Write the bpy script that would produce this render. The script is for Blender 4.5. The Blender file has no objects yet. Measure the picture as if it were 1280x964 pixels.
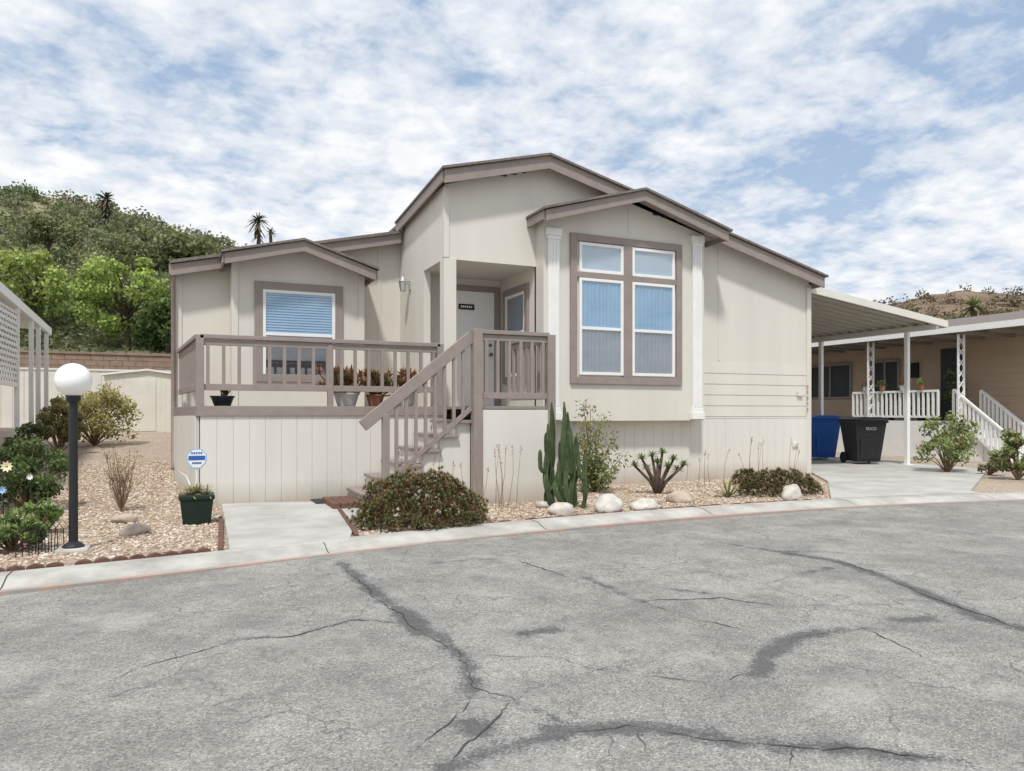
import bpy, bmesh, math, random
import numpy as np
from mathutils import Vector, noise as mnoise
random.seed(7); rng=np.random.default_rng(7)
SC=bpy.context.scene; COL=SC.collection
F=920.; YAW=math.radians(24.07); S=math.sin(YAW); CO=math.cos(YAW); H=1.25; HY=515.
def PD(x,y,d):
    u=(x-640)/F; return (d*(S+CO*u), d*(CO-S*u), H-(y-HY)/F*d)
def PY(x,y,Y): return PD(x,y,Y/(CO-S*(x-640)/F))
def PX(x,y,X): return PD(x,y,X/(S+CO*(x-640)/F))
def G(x,y,z=0.): return PD(x,y,(H-z)*F/(y-HY))
R=random.uniform
# ------------------------------------------------------------------ materials
M={}
def nodes(name):
    m=bpy.data.materials.new(name); m.use_nodes=True
    return m,m.node_tree.nodes,m.node_tree.links,m.node_tree.nodes['Principled BSDF']
def mat(name,col,rough=.6,var=.12,vs=3.,bump=0.,bs=80.,metal=0.,spec=.3,streak=False,dirt=0):
    m,N,L,P=nodes(name)
    tc=N.new('ShaderNodeTexCoord')
    mp=N.new('ShaderNodeMapping'); L.new(tc.outputs['Object'],mp.inputs[0])
    if streak: mp.inputs['Scale'].default_value=(1,1,.12)
    n=N.new('ShaderNodeTexNoise'); n.inputs['Scale'].default_value=vs; n.inputs['Detail'].default_value=5; n.inputs['Roughness'].default_value=.65
    L.new(mp.outputs[0],n.inputs['Vector'])
    r=N.new('ShaderNodeValToRGB'); r.color_ramp.elements[0].position=.3; r.color_ramp.elements[1].position=.7
    r.color_ramp.elements[0].color=tuple(c*(1-var) for c in col)+(1,)
    r.color_ramp.elements[1].color=tuple(min(1,c*(1+var*.6)) for c in col)+(1,)
    L.new(n.outputs['Fac'],r.inputs['Fac']); out=r.outputs['Color']
    if dirt:
        s=N.new('ShaderNodeSeparateXYZ'); L.new(tc.outputs['Object'],s.inputs[0])
        mr=N.new('ShaderNodeMapRange'); mr.inputs[1].default_value=.32; mr.inputs[2].default_value=-.02; mr.inputs[3].default_value=0; mr.inputs[4].default_value=dirt*1.6; L.new(s.outputs[2],mr.inputs[0])
        mu=N.new('ShaderNodeMath'); mu.operation='MULTIPLY'; L.new(mr.outputs[0],mu.inputs[0]); L.new(n.outputs['Fac'],mu.inputs[1])
        mx=N.new('ShaderNodeMix'); mx.data_type='RGBA'; L.new(mu.outputs[0],mx.inputs[0]); L.new(out,mx.inputs[6]); mx.inputs[7].default_value=(.34,.26,.19,1); out=mx.outputs[2]
    L.new(out,P.inputs['Base Color'])
    P.inputs['Roughness'].default_value=rough; P.inputs['Metallic'].default_value=metal
    P.inputs['Specular IOR Level'].default_value=spec
    if bump:
        b=N.new('ShaderNodeBump'); b.inputs['Strength'].default_value=bump; b.inputs['Distance'].default_value=.01
        n2=N.new('ShaderNodeTexNoise'); n2.inputs['Scale'].default_value=bs; n2.inputs['Detail'].default_value=3
        L.new(tc.outputs['Object'],n2.inputs['Vector']); L.new(n2.outputs['Fac'],b.inputs['Height']); L.new(b.outputs[0],P.inputs['Normal'])
    M[name]=m; return m
def vmat(name,rough=.55,trans=.25):
    m,N,L,P=nodes(name)
    a=N.new('ShaderNodeAttribute'); a.attribute_name='tint'
    L.new(a.outputs['Color'],P.inputs['Base Color']); P.inputs['Roughness'].default_value=rough
    P.inputs['Specular IOR Level'].default_value=.25
    if trans:
        t=N.new('ShaderNodeBsdfTranslucent'); L.new(a.outputs['Color'],t.inputs['Color'])
        mx=N.new('ShaderNodeMixShader'); mx.inputs[0].default_value=trans
        L.new(P.outputs[0],mx.inputs[1]); L.new(t.outputs[0],mx.inputs[2]); L.new(mx.outputs[0],N['Material Output'].inputs[0])
    M[name]=m
mat('wall',(.66,.632,.562),.75,.07,1.2,.15,120,streak=True)
mat('skirt',(.672,.652,.592),.7,.07,1.5,.12,120,streak=True,dirt=.8)
mat('taupe',(.29,.245,.22),.6,.12,5,.1,90)
mat('white',(.80,.80,.78),.45,.05,4)
mat('cream',(.68,.66,.60),.6,.08,2)
mat('shed_white',(.70,.68,.61),.6,.08,2)
mat('shingle',(.20,.172,.155),.9,.35,14,.6,60)
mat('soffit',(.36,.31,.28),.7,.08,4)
mat('dark',(.015,.015,.016),.5,.2,6)
mat('number',(.22,.19,.17),.5,.2,6)
mat('grey_letter',(.34,.35,.36),.5,.1,6)
mat('black_plastic',(.022,.023,.025),.42,.15,5)
mat('blue_plastic',(.02,.09,.33),.42,.12,5)
mat('concrete',(.45,.435,.40),.85,.3,2.6,.35,70)
mat('driveway',(.46,.45,.42),.85,.24,1.6,.25,80)
mat('brick',(.16,.085,.065),.85,.3,14,.4,60)
mat('blockwall',(.30,.215,.165),.9,.25,4,.4,30)
mat('rock',(.56,.53,.48),.85,.3,6,.5,30)
mat('rock_tan',(.47,.39,.31),.85,.35,6,.5,30)
mat('trunk',(.10,.075,.055),.9,.35,8,.6,30)
mat('cactus',(.07,.10,.043),.65,.45,9,.3,40)
mat('stalk',(.22,.14,.085),.8,.3,10)
mat('metal',(.55,.56,.57),.35,.05,4,metal=.8)
mat('brass',(.25,.21,.15),.4,.1,4,metal=.7)
mat('greenpot',(.013,.028,.02),.4,.15,6)
mat('pot_white',(.60,.59,.56),.5,.12,8)
mat('pot_terra',(.33,.15,.09),.8,.2,8)
mat('rubber',(.03,.03,.03),.8,.3,20,.3,120)
mat('mat_fibre',(.06,.06,.06),.95,.35,40,.6,200)
mat('tan_siding',(.49,.375,.275),.7,.08,2)
mat('porch_ceiling',(.24,.215,.185),.7,.08,2)  # tan kept dark: the porch's shade is put into this colour
mat('curtain_up',(.19,.385,.58),.8,.1,4)
mat('curtain_low',(.21,.255,.305),.8,.16,4)  # darker than the upper curtain: reflections and insect screen put into the colour
mat('shade_pale',(.36,.48,.58),.7,.06,4)
mat('blind_blue',(.19,.42,.66),.6,.06,4)
mat('blind_gap',(.05,.11,.18),.8,.1,4)
mat('screen',(.035,.043,.055),.7,.2,3)
mat('night',(.05,.055,.06),.6,.2,3)
mat('globe',(.90,.90,.88),.25,.02,4,spec=.5)
mat('sign_blue',(.03,.12,.40),.4,.05,4)
mat('sign_light',(.30,.48,.72),.4,.05,4)
mat('sign_white',(.80,.80,.80),.4,.05,4)
mat('yellow',(.80,.74,.48),.5,.1,8)
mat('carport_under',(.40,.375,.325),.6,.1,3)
vmat('leaf',.55,.3); vmat('succulent',.5,.08); vmat('stone',.85,0)
# glass
m,N,L,P=nodes('pane'); M['pane']=m
tr=N.new('ShaderNodeBsdfTransparent'); gl=N.new('ShaderNodeBsdfGlossy'); gl.inputs['Roughness'].default_value=.015
nz=N.new('ShaderNodeTexNoise'); nz.inputs['Scale'].default_value=.8; bp=N.new('ShaderNodeBump'); bp.inputs['Strength'].default_value=.03; bp.inputs['Distance'].default_value=.1
tcx=N.new('ShaderNodeTexCoord'); L.new(tcx.outputs['Object'],nz.inputs['Vector']); L.new(nz.outputs[0],bp.inputs['Height']); L.new(bp.outputs[0],gl.inputs['Normal'])
mx=N.new('ShaderNodeMixShader'); mx.inputs[0].default_value=.11
L.new(tr.outputs[0],mx.inputs[1]); L.new(gl.outputs[0],mx.inputs[2]); L.new(mx.outputs[0],N['Material Output'].inputs[0])
# gravel ground
m,N,L,P=nodes('gravel_ground'); M['gravel_ground']=m
tc=N.new('ShaderNodeTexCoord'); vo=N.new('ShaderNodeTexVoronoi'); vo.inputs['Scale'].default_value=42
L.new(tc.outputs['Object'],vo.inputs['Vector'])
cr=N.new('ShaderNodeValToRGB'); e=cr.color_ramp.elements
e[0].position=0; e[0].color=(.31,.23,.17,1); e[1].position=1; e[1].color=(.58,.50,.41,1)
k=e.new(.4); k.color=(.45,.355,.27,1)
sx=N.new('ShaderNodeSeparateColor'); L.new(vo.outputs['Color'],sx.inputs[0]); L.new(sx.outputs[0],cr.inputs[0])
nb=N.new('ShaderNodeTexNoise'); nb.inputs['Scale'].default_value=1.2; nb.inputs['Detail'].default_value=4; L.new(tc.outputs['Object'],nb.inputs['Vector'])
mm=N.new('ShaderNodeMix'); mm.data_type='RGBA'; mm.blend_type='MULTIPLY'; mm.inputs[0].default_value=.35
L.new(cr.outputs[0],mm.inputs[6]); L.new(nb.outputs['Fac'],mm.inputs[7]); L.new(mm.outputs[2],P.inputs['Base Color'])
b=N.new('ShaderNodeBump'); b.inputs['Strength'].default_value=.6; b.inputs['Distance'].default_value=.015; b.invert=True
L.new(vo.outputs['Distance'],b.inputs['Height']); L.new(b.outputs[0],P.inputs['Normal']); P.inputs['Roughness'].default_value=.9
# asphalt
m,N,L,P=nodes('asphalt'); M['asphalt']=m
tc=N.new('ShaderNodeTexCoord')
def NZ(sc,det=4,rg=.6):
    n=N.new('ShaderNodeTexNoise'); n.inputs['Scale'].default_value=sc; n.inputs['Detail'].default_value=det; n.inputs['Roughness'].default_value=rg
    L.new(tc.outputs['Object'],n.inputs['Vector']); return n.outputs['Fac']
def MA(op,a,b):
    n=N.new('ShaderNodeMath'); n.operation=op
    for i,q in enumerate((a,b)):
        if isinstance(q,(int,float)): n.inputs[i].default_value=q
        else: L.new(q,n.inputs[i])
    return n.outputs[0]
def RMP(fac,stops):
    r=N.new('ShaderNodeValToRGB'); e=r.color_ramp.elements
    e[0].position=stops[0][0]; e[0].color=tuple(stops[0][1])+(1,); e[1].position=stops[-1][0]; e[1].color=tuple(stops[-1][1])+(1,)
    for p,c in stops[1:-1]: q=e.new(p); q.color=tuple(c)+(1,)
    L.new(fac,r.inputs[0]); return r.outputs[0]
def MIX(f,a,b,bt='MIX'):
    n=N.new('ShaderNodeMix'); n.data_type='RGBA'; n.blend_type=bt
    if isinstance(f,(int,float)): n.inputs[0].default_value=f
    else: L.new(f,n.inputs[0])
    for i,q in ((6,a),(7,b)):
        if isinstance(q,tuple): n.inputs[i].default_value=q+(1,)
        else: L.new(q,n.inputs[i])
    return n.outputs[2]
base=RMP(NZ(.9,6,.74),[(.3,(.22,.213,.20)),(.5,(.30,.292,.274)),(.7,(.385,.374,.352))])
vz=N.new('ShaderNodeTexVoronoi'); vz.inputs['Scale'].default_value=135; L.new(tc.outputs['Object'],vz.inputs['Vector'])
sp=N.new('ShaderNodeSeparateColor'); L.new(vz.outputs['Color'],sp.inputs[0])
speck=RMP(sp.outputs[0],[(0,(.42,.42,.42)),(.4,(.9,.9,.9)),(.8,(1.1,1.09,1.07)),(1,(1.7,1.66,1.6))])
c1=MIX(.8,base,speck,'MULTIPLY')
c1=MIX(MA('MULTIPLY',RMP(NZ(14,5,.75),[(.5,(0,0,0)),(.66,(1,1,1))]),.38),c1,(.145,.142,.136))
c1=MIX(MA('MULTIPLY',RMP(NZ(2.4,6,.78),[(.50,(0,0,0)),(.66,(1,1,1))]),.48),c1,(.14,.137,.132))
c1=MIX(MA('MULTIPLY',RMP(NZ(1.3,6,.74),[(.52,(0,0,0)),(.68,(1,1,1))]),.42),c1,(.47,.455,.425))
vc=N.new('ShaderNodeTexVoronoi'); vc.feature='DISTANCE_TO_EDGE'; vc.inputs['Scale'].default_value=1.15
mpv=N.new('ShaderNodeVectorMath'); mpv.operation='ADD'; L.new(tc.outputs['Object'],mpv.inputs[0])
nv=N.new('ShaderNodeTexNoise'); nv.inputs['Scale'].default_value=2.2; nv.inputs['Detail'].default_value=5; L.new(tc.outputs['Object'],nv.inputs['Vector']); 
sv=N.new('ShaderNodeVectorMath'); sv.operation='SCALE'; sv.inputs['Scale'].default_value=.55; L.new(nv.outputs['Color'],sv.inputs[0]); L.new(sv.outputs[0],mpv.inputs[1]); L.new(mpv.outputs[0],vc.inputs['Vector'])
hair=MA('MULTIPLY',RMP(vc.outputs['Distance'],[(.0,(1,1,1)),(.008,(0,0,0))]),RMP(NZ(.9,3),[(.42,(0,0,0)),(.56,(.7,.7,.7))]))
c1=MIX(hair,c1,(.08,.078,.076))
at=N.new('ShaderNodeAttribute'); at.attribute_name='crackd'
dd=MA('ADD',at.outputs['Fac'],MA('ADD',MA('MULTIPLY',MA('SUBTRACT',NZ(7,4,.7),.5),.26),MA('MULTIPLY',MA('SUBTRACT',NZ(70,2),.5),.16)))
msk=MA('SUBTRACT',1.,MA('MINIMUM',MA('MAXIMUM',MA('MULTIPLY',dd,18.),0.),1.))
c2=MIX(MA('MULTIPLY',msk,.74),c1,(.07,.072,.078))
L.new(c2,P.inputs['Base Color']); P.inputs['Roughness'].default_value=.9; P.inputs['Specular IOR Level'].default_value=.2
b=N.new('ShaderNodeBump'); b.inputs['Strength'].default_value=.55; b.inputs['Distance'].default_value=.008
L.new(vz.outputs['Distance'],b.inputs['Height']); L.new(b.outputs[0],P.inputs['Normal'])
# faded red kerb paint, worn away in patches
m,N,L,P=nodes('redpaint'); M['redpaint']=m; tc=N.new('ShaderNodeTexCoord')
L.new(MIX(RMP(NZ(3.5,6,.75),[(.43,(0,0,0)),(.53,(1,1,1))]),(.30,.285,.26),MIX(NZ(11,3),(.44,.26,.21),(.40,.33,.28))),P.inputs['Base Color']); P.inputs['Roughness'].default_value=.9
def hillmat(name,a,b_,c):
    global N,L,P,tc
    m,N,L,P=nodes(name); M[name]=m; tc=N.new('ShaderNodeTexCoord')
    L.new(RMP(NZ(.12,7,.7),[(.35,a),(.5,b_),(.68,c)]),P.inputs['Base Color']); P.inputs['Roughness'].default_value=.95
hillmat('hill_green',(.08,.10,.045),(.14,.155,.07),(.36,.30,.18))
hillmat('hill_brown',(.07,.06,.04),(.17,.115,.075),(.23,.16,.105))
# ------------------------------------------------------------------ mesh helpers
def link(o,parent):
    COL.objects.link(o)
    if parent is not None:
        o.parent=parent
        if parent.type=='EMPTY': o.location=-Vector(parent.location)
    return o
class MB:
    def __init__(s): s.v=[]; s.f=[]
    def add(s,vs,fs):
        o=len(s.v); s.v+=[tuple(v) for v in vs]; s.f+=[[i+o for i in f] for f in fs]; return s
    def hexa(s,b,t): return s.add(list(b)+list(t),[(3,2,1,0),(4,5,6,7),(0,1,5,4),(1,2,6,5),(2,3,7,6),(3,0,4,7)])
    def box(s,x0,x1,y0,y1,z0,z1): return s.hexa([(x0,y0,z0),(x1,y0,z0),(x1,y1,z0),(x0,y1,z0)],[(x0,y0,z1),(x1,y0,z1),(x1,y1,z1),(x0,y1,z1)])
    def prism(s,p,y0,y1):
        n=len(p); return s.add([(x,y0,z) for x,z in p]+[(x,y1,z) for x,z in p],[list(range(n)),list(range(2*n-1,n-1,-1))]+[(i,(i+1)%n,n+(i+1)%n,n+i) for i in range(n)])
    def prismz(s,p,z0,z1):
        n=len(p); return s.add([(x,y,z0) for x,y in p]+[(x,y,z1) for x,y in p],[list(range(n)),list(range(2*n-1,n-1,-1))]+[(i,(i+1)%n,n+(i+1)%n,n+i) for i in range(n)])
    def slab(s,top,t): return s.hexa([(x,y,z-t) for x,y,z in top],top)
    def bar(s,a,b,w,h):
        a=Vector(a); b=Vector(b); d=(b-a).normalized(); side=d.cross(Vector((0,0,1)))
        if side.length<.01: side=Vector((1,0,0))
        side.normalize(); up=side.cross(d); q=[]
        for p in (a,b):
            q.append([p-side*w/2-up*h/2,p+side*w/2-up*h/2,p+side*w/2+up*h/2,p-side*w/2+up*h/2])
        return s.hexa(q[0],q[1])
    def tube(s,pts,r,n=8,ribs=0):
        pts=[Vector(p) for p in pts]; k=len(pts); rs=r if isinstance(r,(list,tuple)) else [r]*k; vs=[]; fs=[]
        ref=Vector((0,1,0.03))
        for i,p in enumerate(pts):
            d=(pts[min(i+1,k-1)]-pts[max(i-1,0)]).normalized(); a=d.cross(ref)
            if a.length<.05: a=d.cross(Vector((1,0,0)))
            a.normalize(); b=d.cross(a)
            for j in range(n):
                th=2*math.pi*j/n; rr=rs[i]*(1 if not ribs or j%2 else .66)
                vs.append(p+a*math.cos(th)*rr+b*math.sin(th)*rr)
        for i in range(k-1):
            for j in range(n): fs.append((i*n+j,i*n+(j+1)%n,(i+1)*n+(j+1)%n,(i+1)*n+j))
        fs.append(list(range(n))[::-1]); fs.append(list(range((k-1)*n,k*n))); return s.add(vs,fs)
    def lathe(s,c,prof,n=24,axis='z'):
        vs=[]; fs=[]
        for r,z in prof:
            for j in range(n):
                th=2*math.pi*j/n; a,b=r*math.cos(th),r*math.sin(th)
                vs.append((c[0]+a,c[1]+b,c[2]+z) if axis=='z' else (c[0]+z,c[1]+a,c[2]+b))
        k=len(prof)
        for i in range(k-1):
            for j in range(n): fs.append((i*n+j,i*n+(j+1)%n,(i+1)*n+(j+1)%n,(i+1)*n+j))
        fs.append(list(range(n))[::-1]); fs.append(list(range((k-1)*n,k*n))); return s.add(vs,fs)
    def build(s,name,m,parent=None,smooth=False,bevel=0):
        me=bpy.data.meshes.new(name); me.from_pydata(s.v,[],s.f)
        bm=bmesh.new(); bm.from_mesh(me); bmesh.ops.recalc_face_normals(bm,faces=bm.faces); bm.to_mesh(me); bm.free()
        if smooth: me.polygons.foreach_set('use_smooth',[True]*len(me.polygons))
        me.materials.append(M[m]); o=bpy.data.objects.new(name,me); link(o,parent)
        if bevel:
            b=o.modifiers.new('bevel','BEVEL'); b.width=bevel; b.segments=2; b.limit_method='ANGLE'
        return o
def tag(o,label=None,cat=None,group=None,kind=None):
    for k,v in (('label',label),('category',cat),('group',group),('kind',kind)):
        if v: o[k]=v
    return o
def thing(name,label,cat,loc=(0,0,0),group=None):
    o=bpy.data.objects.new(name,None); o.empty_display_size=.1; COL.objects.link(o); o.location=loc
    return tag(o,label,cat,group)
def struct(o): o['kind']='structure'; return o
def nmesh(name,V,Fc,Cc,m,parent=None,smooth=False):
    me=bpy.data.meshes.new(name)
    me.from_pydata(V.tolist() if hasattr(V,'tolist') else V,[],Fc.tolist() if hasattr(Fc,'tolist') else Fc)
    a=me.color_attributes.new('tint','FLOAT_COLOR','POINT'); c=np.ones((len(V),4),dtype=np.float32); c[:,:3]=np.array(Cc); a.data.foreach_set('color',c.ravel())
    if smooth: me.polygons.foreach_set('use_smooth',[True]*len(me.polygons))
    me.materials.append(M[m]); o=bpy.data.objects.new(name,me); return link(o,parent)
def leaves(name,pts,size,cols,parent=None,aspect=.5,flat=0.):
    pts=np.asarray(pts,float); n=len(pts); a=rng.normal(size=(n,3)); a[:,2]*=(1-flat); a/=np.linalg.norm(a,axis=1)[:,None]
    r=rng.normal(size=(n,3)); b=np.cross(a,r); b/=np.linalg.norm(b,axis=1)[:,None]
    sz=(size*rng.uniform(.6,1.3,n))[:,None] if np.isscalar(size) else (np.asarray(size)*rng.uniform(.6,1.3,n))[:,None]
    V=np.stack([pts-a*sz,pts+b*sz*aspect,pts+a*sz,pts-b*sz*aspect],1).reshape(-1,3)
    Fc=np.arange(4*n).reshape(n,4); return nmesh(name,V,Fc,np.repeat(np.asarray(cols),4,0),'leaf',parent)
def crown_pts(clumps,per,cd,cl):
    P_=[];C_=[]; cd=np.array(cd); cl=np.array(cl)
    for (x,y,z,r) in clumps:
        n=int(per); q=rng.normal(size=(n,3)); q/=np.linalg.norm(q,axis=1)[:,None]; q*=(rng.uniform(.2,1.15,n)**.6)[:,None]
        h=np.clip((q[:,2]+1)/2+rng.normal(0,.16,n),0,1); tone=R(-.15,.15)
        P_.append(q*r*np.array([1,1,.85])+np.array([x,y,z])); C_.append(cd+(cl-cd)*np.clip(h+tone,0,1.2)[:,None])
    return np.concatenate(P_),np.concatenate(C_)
class LF:
    def __init__(s): s.V=[];s.F=[];s.C=[]
    def blade(s,base,d,L_,W,curl,c0,c1,seg=3):
        base=Vector(base); d=Vector(d).normalized(); side=d.cross(Vector((0,0,1)))
        if side.length<.05: side=Vector((1,0,0))
        side.normalize(); up=side.cross(d); o=len(s.V)
        for i in range(seg+1):
            t=i/seg; p=base+d*L_*t+Vector((0,0,-curl*L_*t*t)); c=[c0[k]+(c1[k]-c0[k])*t*t for k in range(3)]
            if i==seg: s.V.append(tuple(p)); s.C.append(c)
            else:
                w=W*(.75+.5*t)*(1-t)**.35
                s.V+= [tuple(p-side*w+up*w*.25),tuple(p-up*w*.25),tuple(p+side*w+up*w*.25)]; s.C+=[c]*3
        for i in range(seg-1):
            a=o+i*3; s.F+=[(a,a+1,a+4,a+3),(a+1,a+2,a+5,a+4)]
        a=o+(seg-1)*3; s.F+=[(a,a+1,a+3),(a+1,a+2,a+3)]
    def rosette(s,c,n,L_,W,c0,c1,axis=(0,0,1),lo=.15,hi=1.1,curl=.1,seg=3):
        ax=Vector(axis).normalized(); t1=ax.cross(Vector((.3,.5,.2))).normalized(); t2=ax.cross(t1)
        for i in range(n):
            a=i*2.4+R(-.3,.3); el=lo+(hi-lo)*(1-i/n)+R(-.08,.08)
            d=(t1*math.cos(a)+t2*math.sin(a))*math.sin(el)+ax*math.cos(el)
            f=R(.8,1.15); s.blade(c,d,L_*R(.75,1.1),W,curl,[k*f for k in c0],[k*f for k in c1],seg)
    def build(s,name,parent=None): return nmesh(name,s.V,s.F,s.C,'succulent',parent)
def text(name,body,size,loc,rot,m,parent):
    cu=bpy.data.curves.new(name,'FONT'); cu.body=body; cu.size=size; cu.align_x='CENTER'; cu.align_y='CENTER'; cu.extrude=.001
    t=bpy.data.objects.new(name,cu); me=bpy.data.meshes.new_from_object(t); bpy.data.objects.remove(t)
    o=bpy.data.objects.new(name,me); me.materials.append(M[m]); COL.objects.link(o); o.parent=parent
    o.location=Vector(loc)-(Vector(parent.location) if parent.type=='EMPTY' else Vector((0,0,0))); o.rotation_euler=rot; return o
# ------------------------------------------------------------------ ground, road, kerb
cpx=[(0,742),(140,728),(270,712),(440,690),(700,662),(900,645),(1100,632),(1280,626)]
cp=[G(x,y,-.04) for x,y in cpx]; cX=[p[0] for p in cp]; cY=[p[1] for p in cp]
cX=[-60]+cX+[60]; s0=(cY[1]-cY[0])/(cX[2]-cX[1]); cY=[cY[0]-s0*(cX[1]+60)*.8]+cY+[cY[-1]-8]
xx=np.linspace(-60,60,2400); yy=np.interp(xx,cX,cY); kk=np.ones(61)/61; yp=np.pad(yy,30,mode='edge'); yy=np.convolve(yp,kk,'valid')
def cb(x): return np.interp(x,xx,yy)
def sstep(a,b,x): t=np.clip((x-a)/(b-a),0,1); return t*t*(3-2*t)
def hz(X,Y):
    yard=sstep(1.6,-.6,X)*np.clip((Y-10.4)*.052,0,.78)
    return np.where(Y<cb(X)+.25,-.14,yard)
def grid(name,xs,ys,zf,m,attr=None):
    X,Y=np.meshgrid(xs,ys); Z=zf(X,Y); V=np.stack([X,Y,Z],-1).reshape(-1,3); nx,ny=len(xs),len(ys)
    i=(np.arange(ny-1)[:,None]*nx+np.arange(nx-1)[None,:]).ravel(); Fc=np.stack([i,i+1,i+nx+1,i+nx],1)
    me=bpy.data.meshes.new(name); me.from_pydata(V.tolist(),[],Fc.tolist()); me.materials.append(M[m])
    if attr is not None:
        a=me.attributes.new('crackd','FLOAT','POINT'); a.data.foreach_set('value',attr(V).astype(np.float32))
    o=bpy.data.objects.new(name,me); COL.objects.link(o); return struct(o)
xs=np.concatenate([np.linspace(-400,-14,14)[:-1],np.arange(-14,26,.3),np.linspace(26.2,400,14)])
ys=np.concatenate([np.linspace(-60,3.5,8)[:-1],np.arange(3.5,14,.12),np.arange(14,34,.6),np.linspace(35,500,14)])
grid('ground',xs,ys,hz,'gravel_ground')
wide=[([(425,704),(455,730),(485,752),(520,778),(560,800),(582,825),(592,862)],.018),([(500,765),(530,788)],.045),([(520,778),(450,772),(380,788)],-.03),
([(560,960),(620,938),(700,915),(780,907),(850,912),(930,926),(1010,930),(1100,940),(1200,950)],.016),([(690,912),(800,908)],.035),([(860,915),(930,928)],.02),
([(955,688),(1040,702),(1110,725),(1170,748),(1225,772),(1300,790)],.03),([(1150,742),(1225,772)],.02),([(948,838),(965,812),(988,797),(1025,790)],.035),([(1025,790),(1080,784)],-.015),
([(1130,775),(1160,773)],.04),([(655,790),(690,784)],.02),([(585,905),(600,912)],.035),([(730,722),(800,752)],-.01),([(1000,720),(1040,712)],.005),([(300,797),(330,794)],-.005),([(900,678),(960,690),(1050,692)],-.01),([(540,705),(620,700)],-.02),([(820,735),(880,742)],-.01),([(640,875),(690,893),(720,908)],-.005)]
segs=[]
for pl,w in wide:
    q=[G(x,y,-.04)[:2] for x,y in pl]
    for a,b_ in zip(q[:-1],q[1:]): segs.append((np.array(a),np.array(b_),w))
def crackd(V):
    out=np.full(len(V),1.0); p=V[:,:2]
    for a,b_,w in segs:
        d=b_-a; t=np.clip(((p-a)@d)/(d@d+1e-9),0,1); q=a+t[:,None]*d; out=np.minimum(out,np.hypot(*(p-q).T)-w)
    return out
xs=np.concatenate([np.linspace(-70,-3.6,8)[:-1],np.linspace(-3.6,10,330),np.linspace(10.2,70,8)])
ys=np.concatenate([np.linspace(-40,1.7,6)[:-1],np.linspace(1.7,7.6,150)])
road=grid('road',xs,ys,lambda X,Y:np.full_like(X,-.04)+.012*np.sin(X*.7+Y),'asphalt',crackd)
mat('tar',(.07,.07,.07),.9,.4,20)
thin=[[(420,702),(470,745),(520,780),(575,815),(592,860),(640,872),(690,892),(720,908)],[(520,780),(440,772),(370,790),(300,797),(235,815),(170,835),(110,866)],[(300,797),(275,787)],
[(640,872),(615,905),(590,925),(565,962)],[(700,915),(790,905),(900,925),(1000,932),(1090,936),(1200,950)],[(720,727),(800,752),(850,770)],[(988,797),(1085,784)],[(1085,784),(1060,795)],[(905,850),(948,838)],[(1000,932),(985,962)],[(0,790),(70,782),(140,772)],[(860,772),(960,790)],
[(575,815),(700,822),(790,842),(905,850)],[(955,688),(1060,706),(1160,745),(1280,787)],[(592,862),(560,905),(500,962)],[(790,905),(820,960)],[(1080,784),(1180,830),(1280,850)],[(640,700),(720,727)],[(440,772),(470,745)],[(800,752),(900,748),(1000,760)]]
rcr=MB()
for pl in thin:
    pts=[]; jx=jy=0
    for (a,b_) in zip(pl[:-1],pl[1:]):
        A=G(*a,-.04);B=G(*b_,-.04); n=max(3,int(math.dist(A,B)/.03))
        for i in range(n):
            jx=jx*.85+R(-.012,.012); jy=jy*.85+R(-.012,.012); pts.append((A[0]+(B[0]-A[0])*i/n+jx,A[1]+(B[1]-A[1])*i/n+jy))
    vs=[];fs=[]; wv=.003
    for i in range(len(pts)):
        a=pts[max(0,i-1)];b_=pts[min(len(pts)-1,i+1)]; dx,dy=b_[0]-a[0],b_[1]-a[1]; l=math.hypot(dx,dy)+1e-9; wv=min(.006,max(.0006,wv+R(-.0015,.0015))); w=wv*min(1,i/6,(len(pts)-1-i)/6)
        for sg in (-1,1):
            X,Y=pts[i][0]-dy/l*w*sg,pts[i][1]+dx/l*w*sg; vs.append((X,Y,-.04+.012*math.sin(X*.7+Y)+.004))
    for i in range(len(pts)-1): fs.append((2*i,2*i+2,2*i+3,2*i+1))
    rcr.add(vs,fs)
o=rcr.build('road_cracks','tar'); struct(o)
kb=MB(); kp=MB(); kx=np.arange(-30,40,.12)
def strip(mb,prof):
    vs=[];n=len(prof)
    for x in kx:
        c=float(cb(x))
        for (dy,z) in prof: vs.append((x,c+dy,z))
    mb.add(vs,[(i*n+j,(i+1)*n+j,(i+1)*n+j+1,i*n+j+1) for i in range(len(kx)-1) for j in range(n-1)])
strip(kb,[(-.02,-.12),(-.02,-.028),(.10,-.022),(.24,.018),(.27,.024),(.46,.026),(.47,-.12)])
struct(kb.build('kerb','concrete',smooth=False))
strip(kp,[(-.055,-.10),(-.055,-.022),(.005,-.020),(.02,-.10)])
struct(kp.build('kerb_paint','redpaint'))
jb=MB()
for x in np.arange(-6,16,2.4):
    c=float(cb(x)); jb.add([(x-.004,c+.02,-.0215),(x+.004,c+.02,-.0215),(x+.004,c+.10,-.018),(x-.004,c+.10,-.018),(x+.004,c+.24,.022),(x-.004,c+.24,.022),(x+.004,c+.27,.028),(x-.004,c+.27,.028),(x+.004,c+.46,.030),(x-.004,c+.46,.030)],[(0,1,2,3),(3,2,4,5),(5,4,6,7),(7,6,8,9)])
struct(jb.build('kerb_joints','tar'))
pth=MB(); pth.prismz([G(277,631)[:2],G(452,629)[:2],G(437,679)[:2],G(287,692)[:2]],-.12,.03); struct(pth.build('path','driveway',bevel=.01))
dv=MB()
dfl=[(x,float(cb(x))+.46) for x in np.linspace(G(1290,626)[0],G(1098,634)[0],14)]
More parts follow.
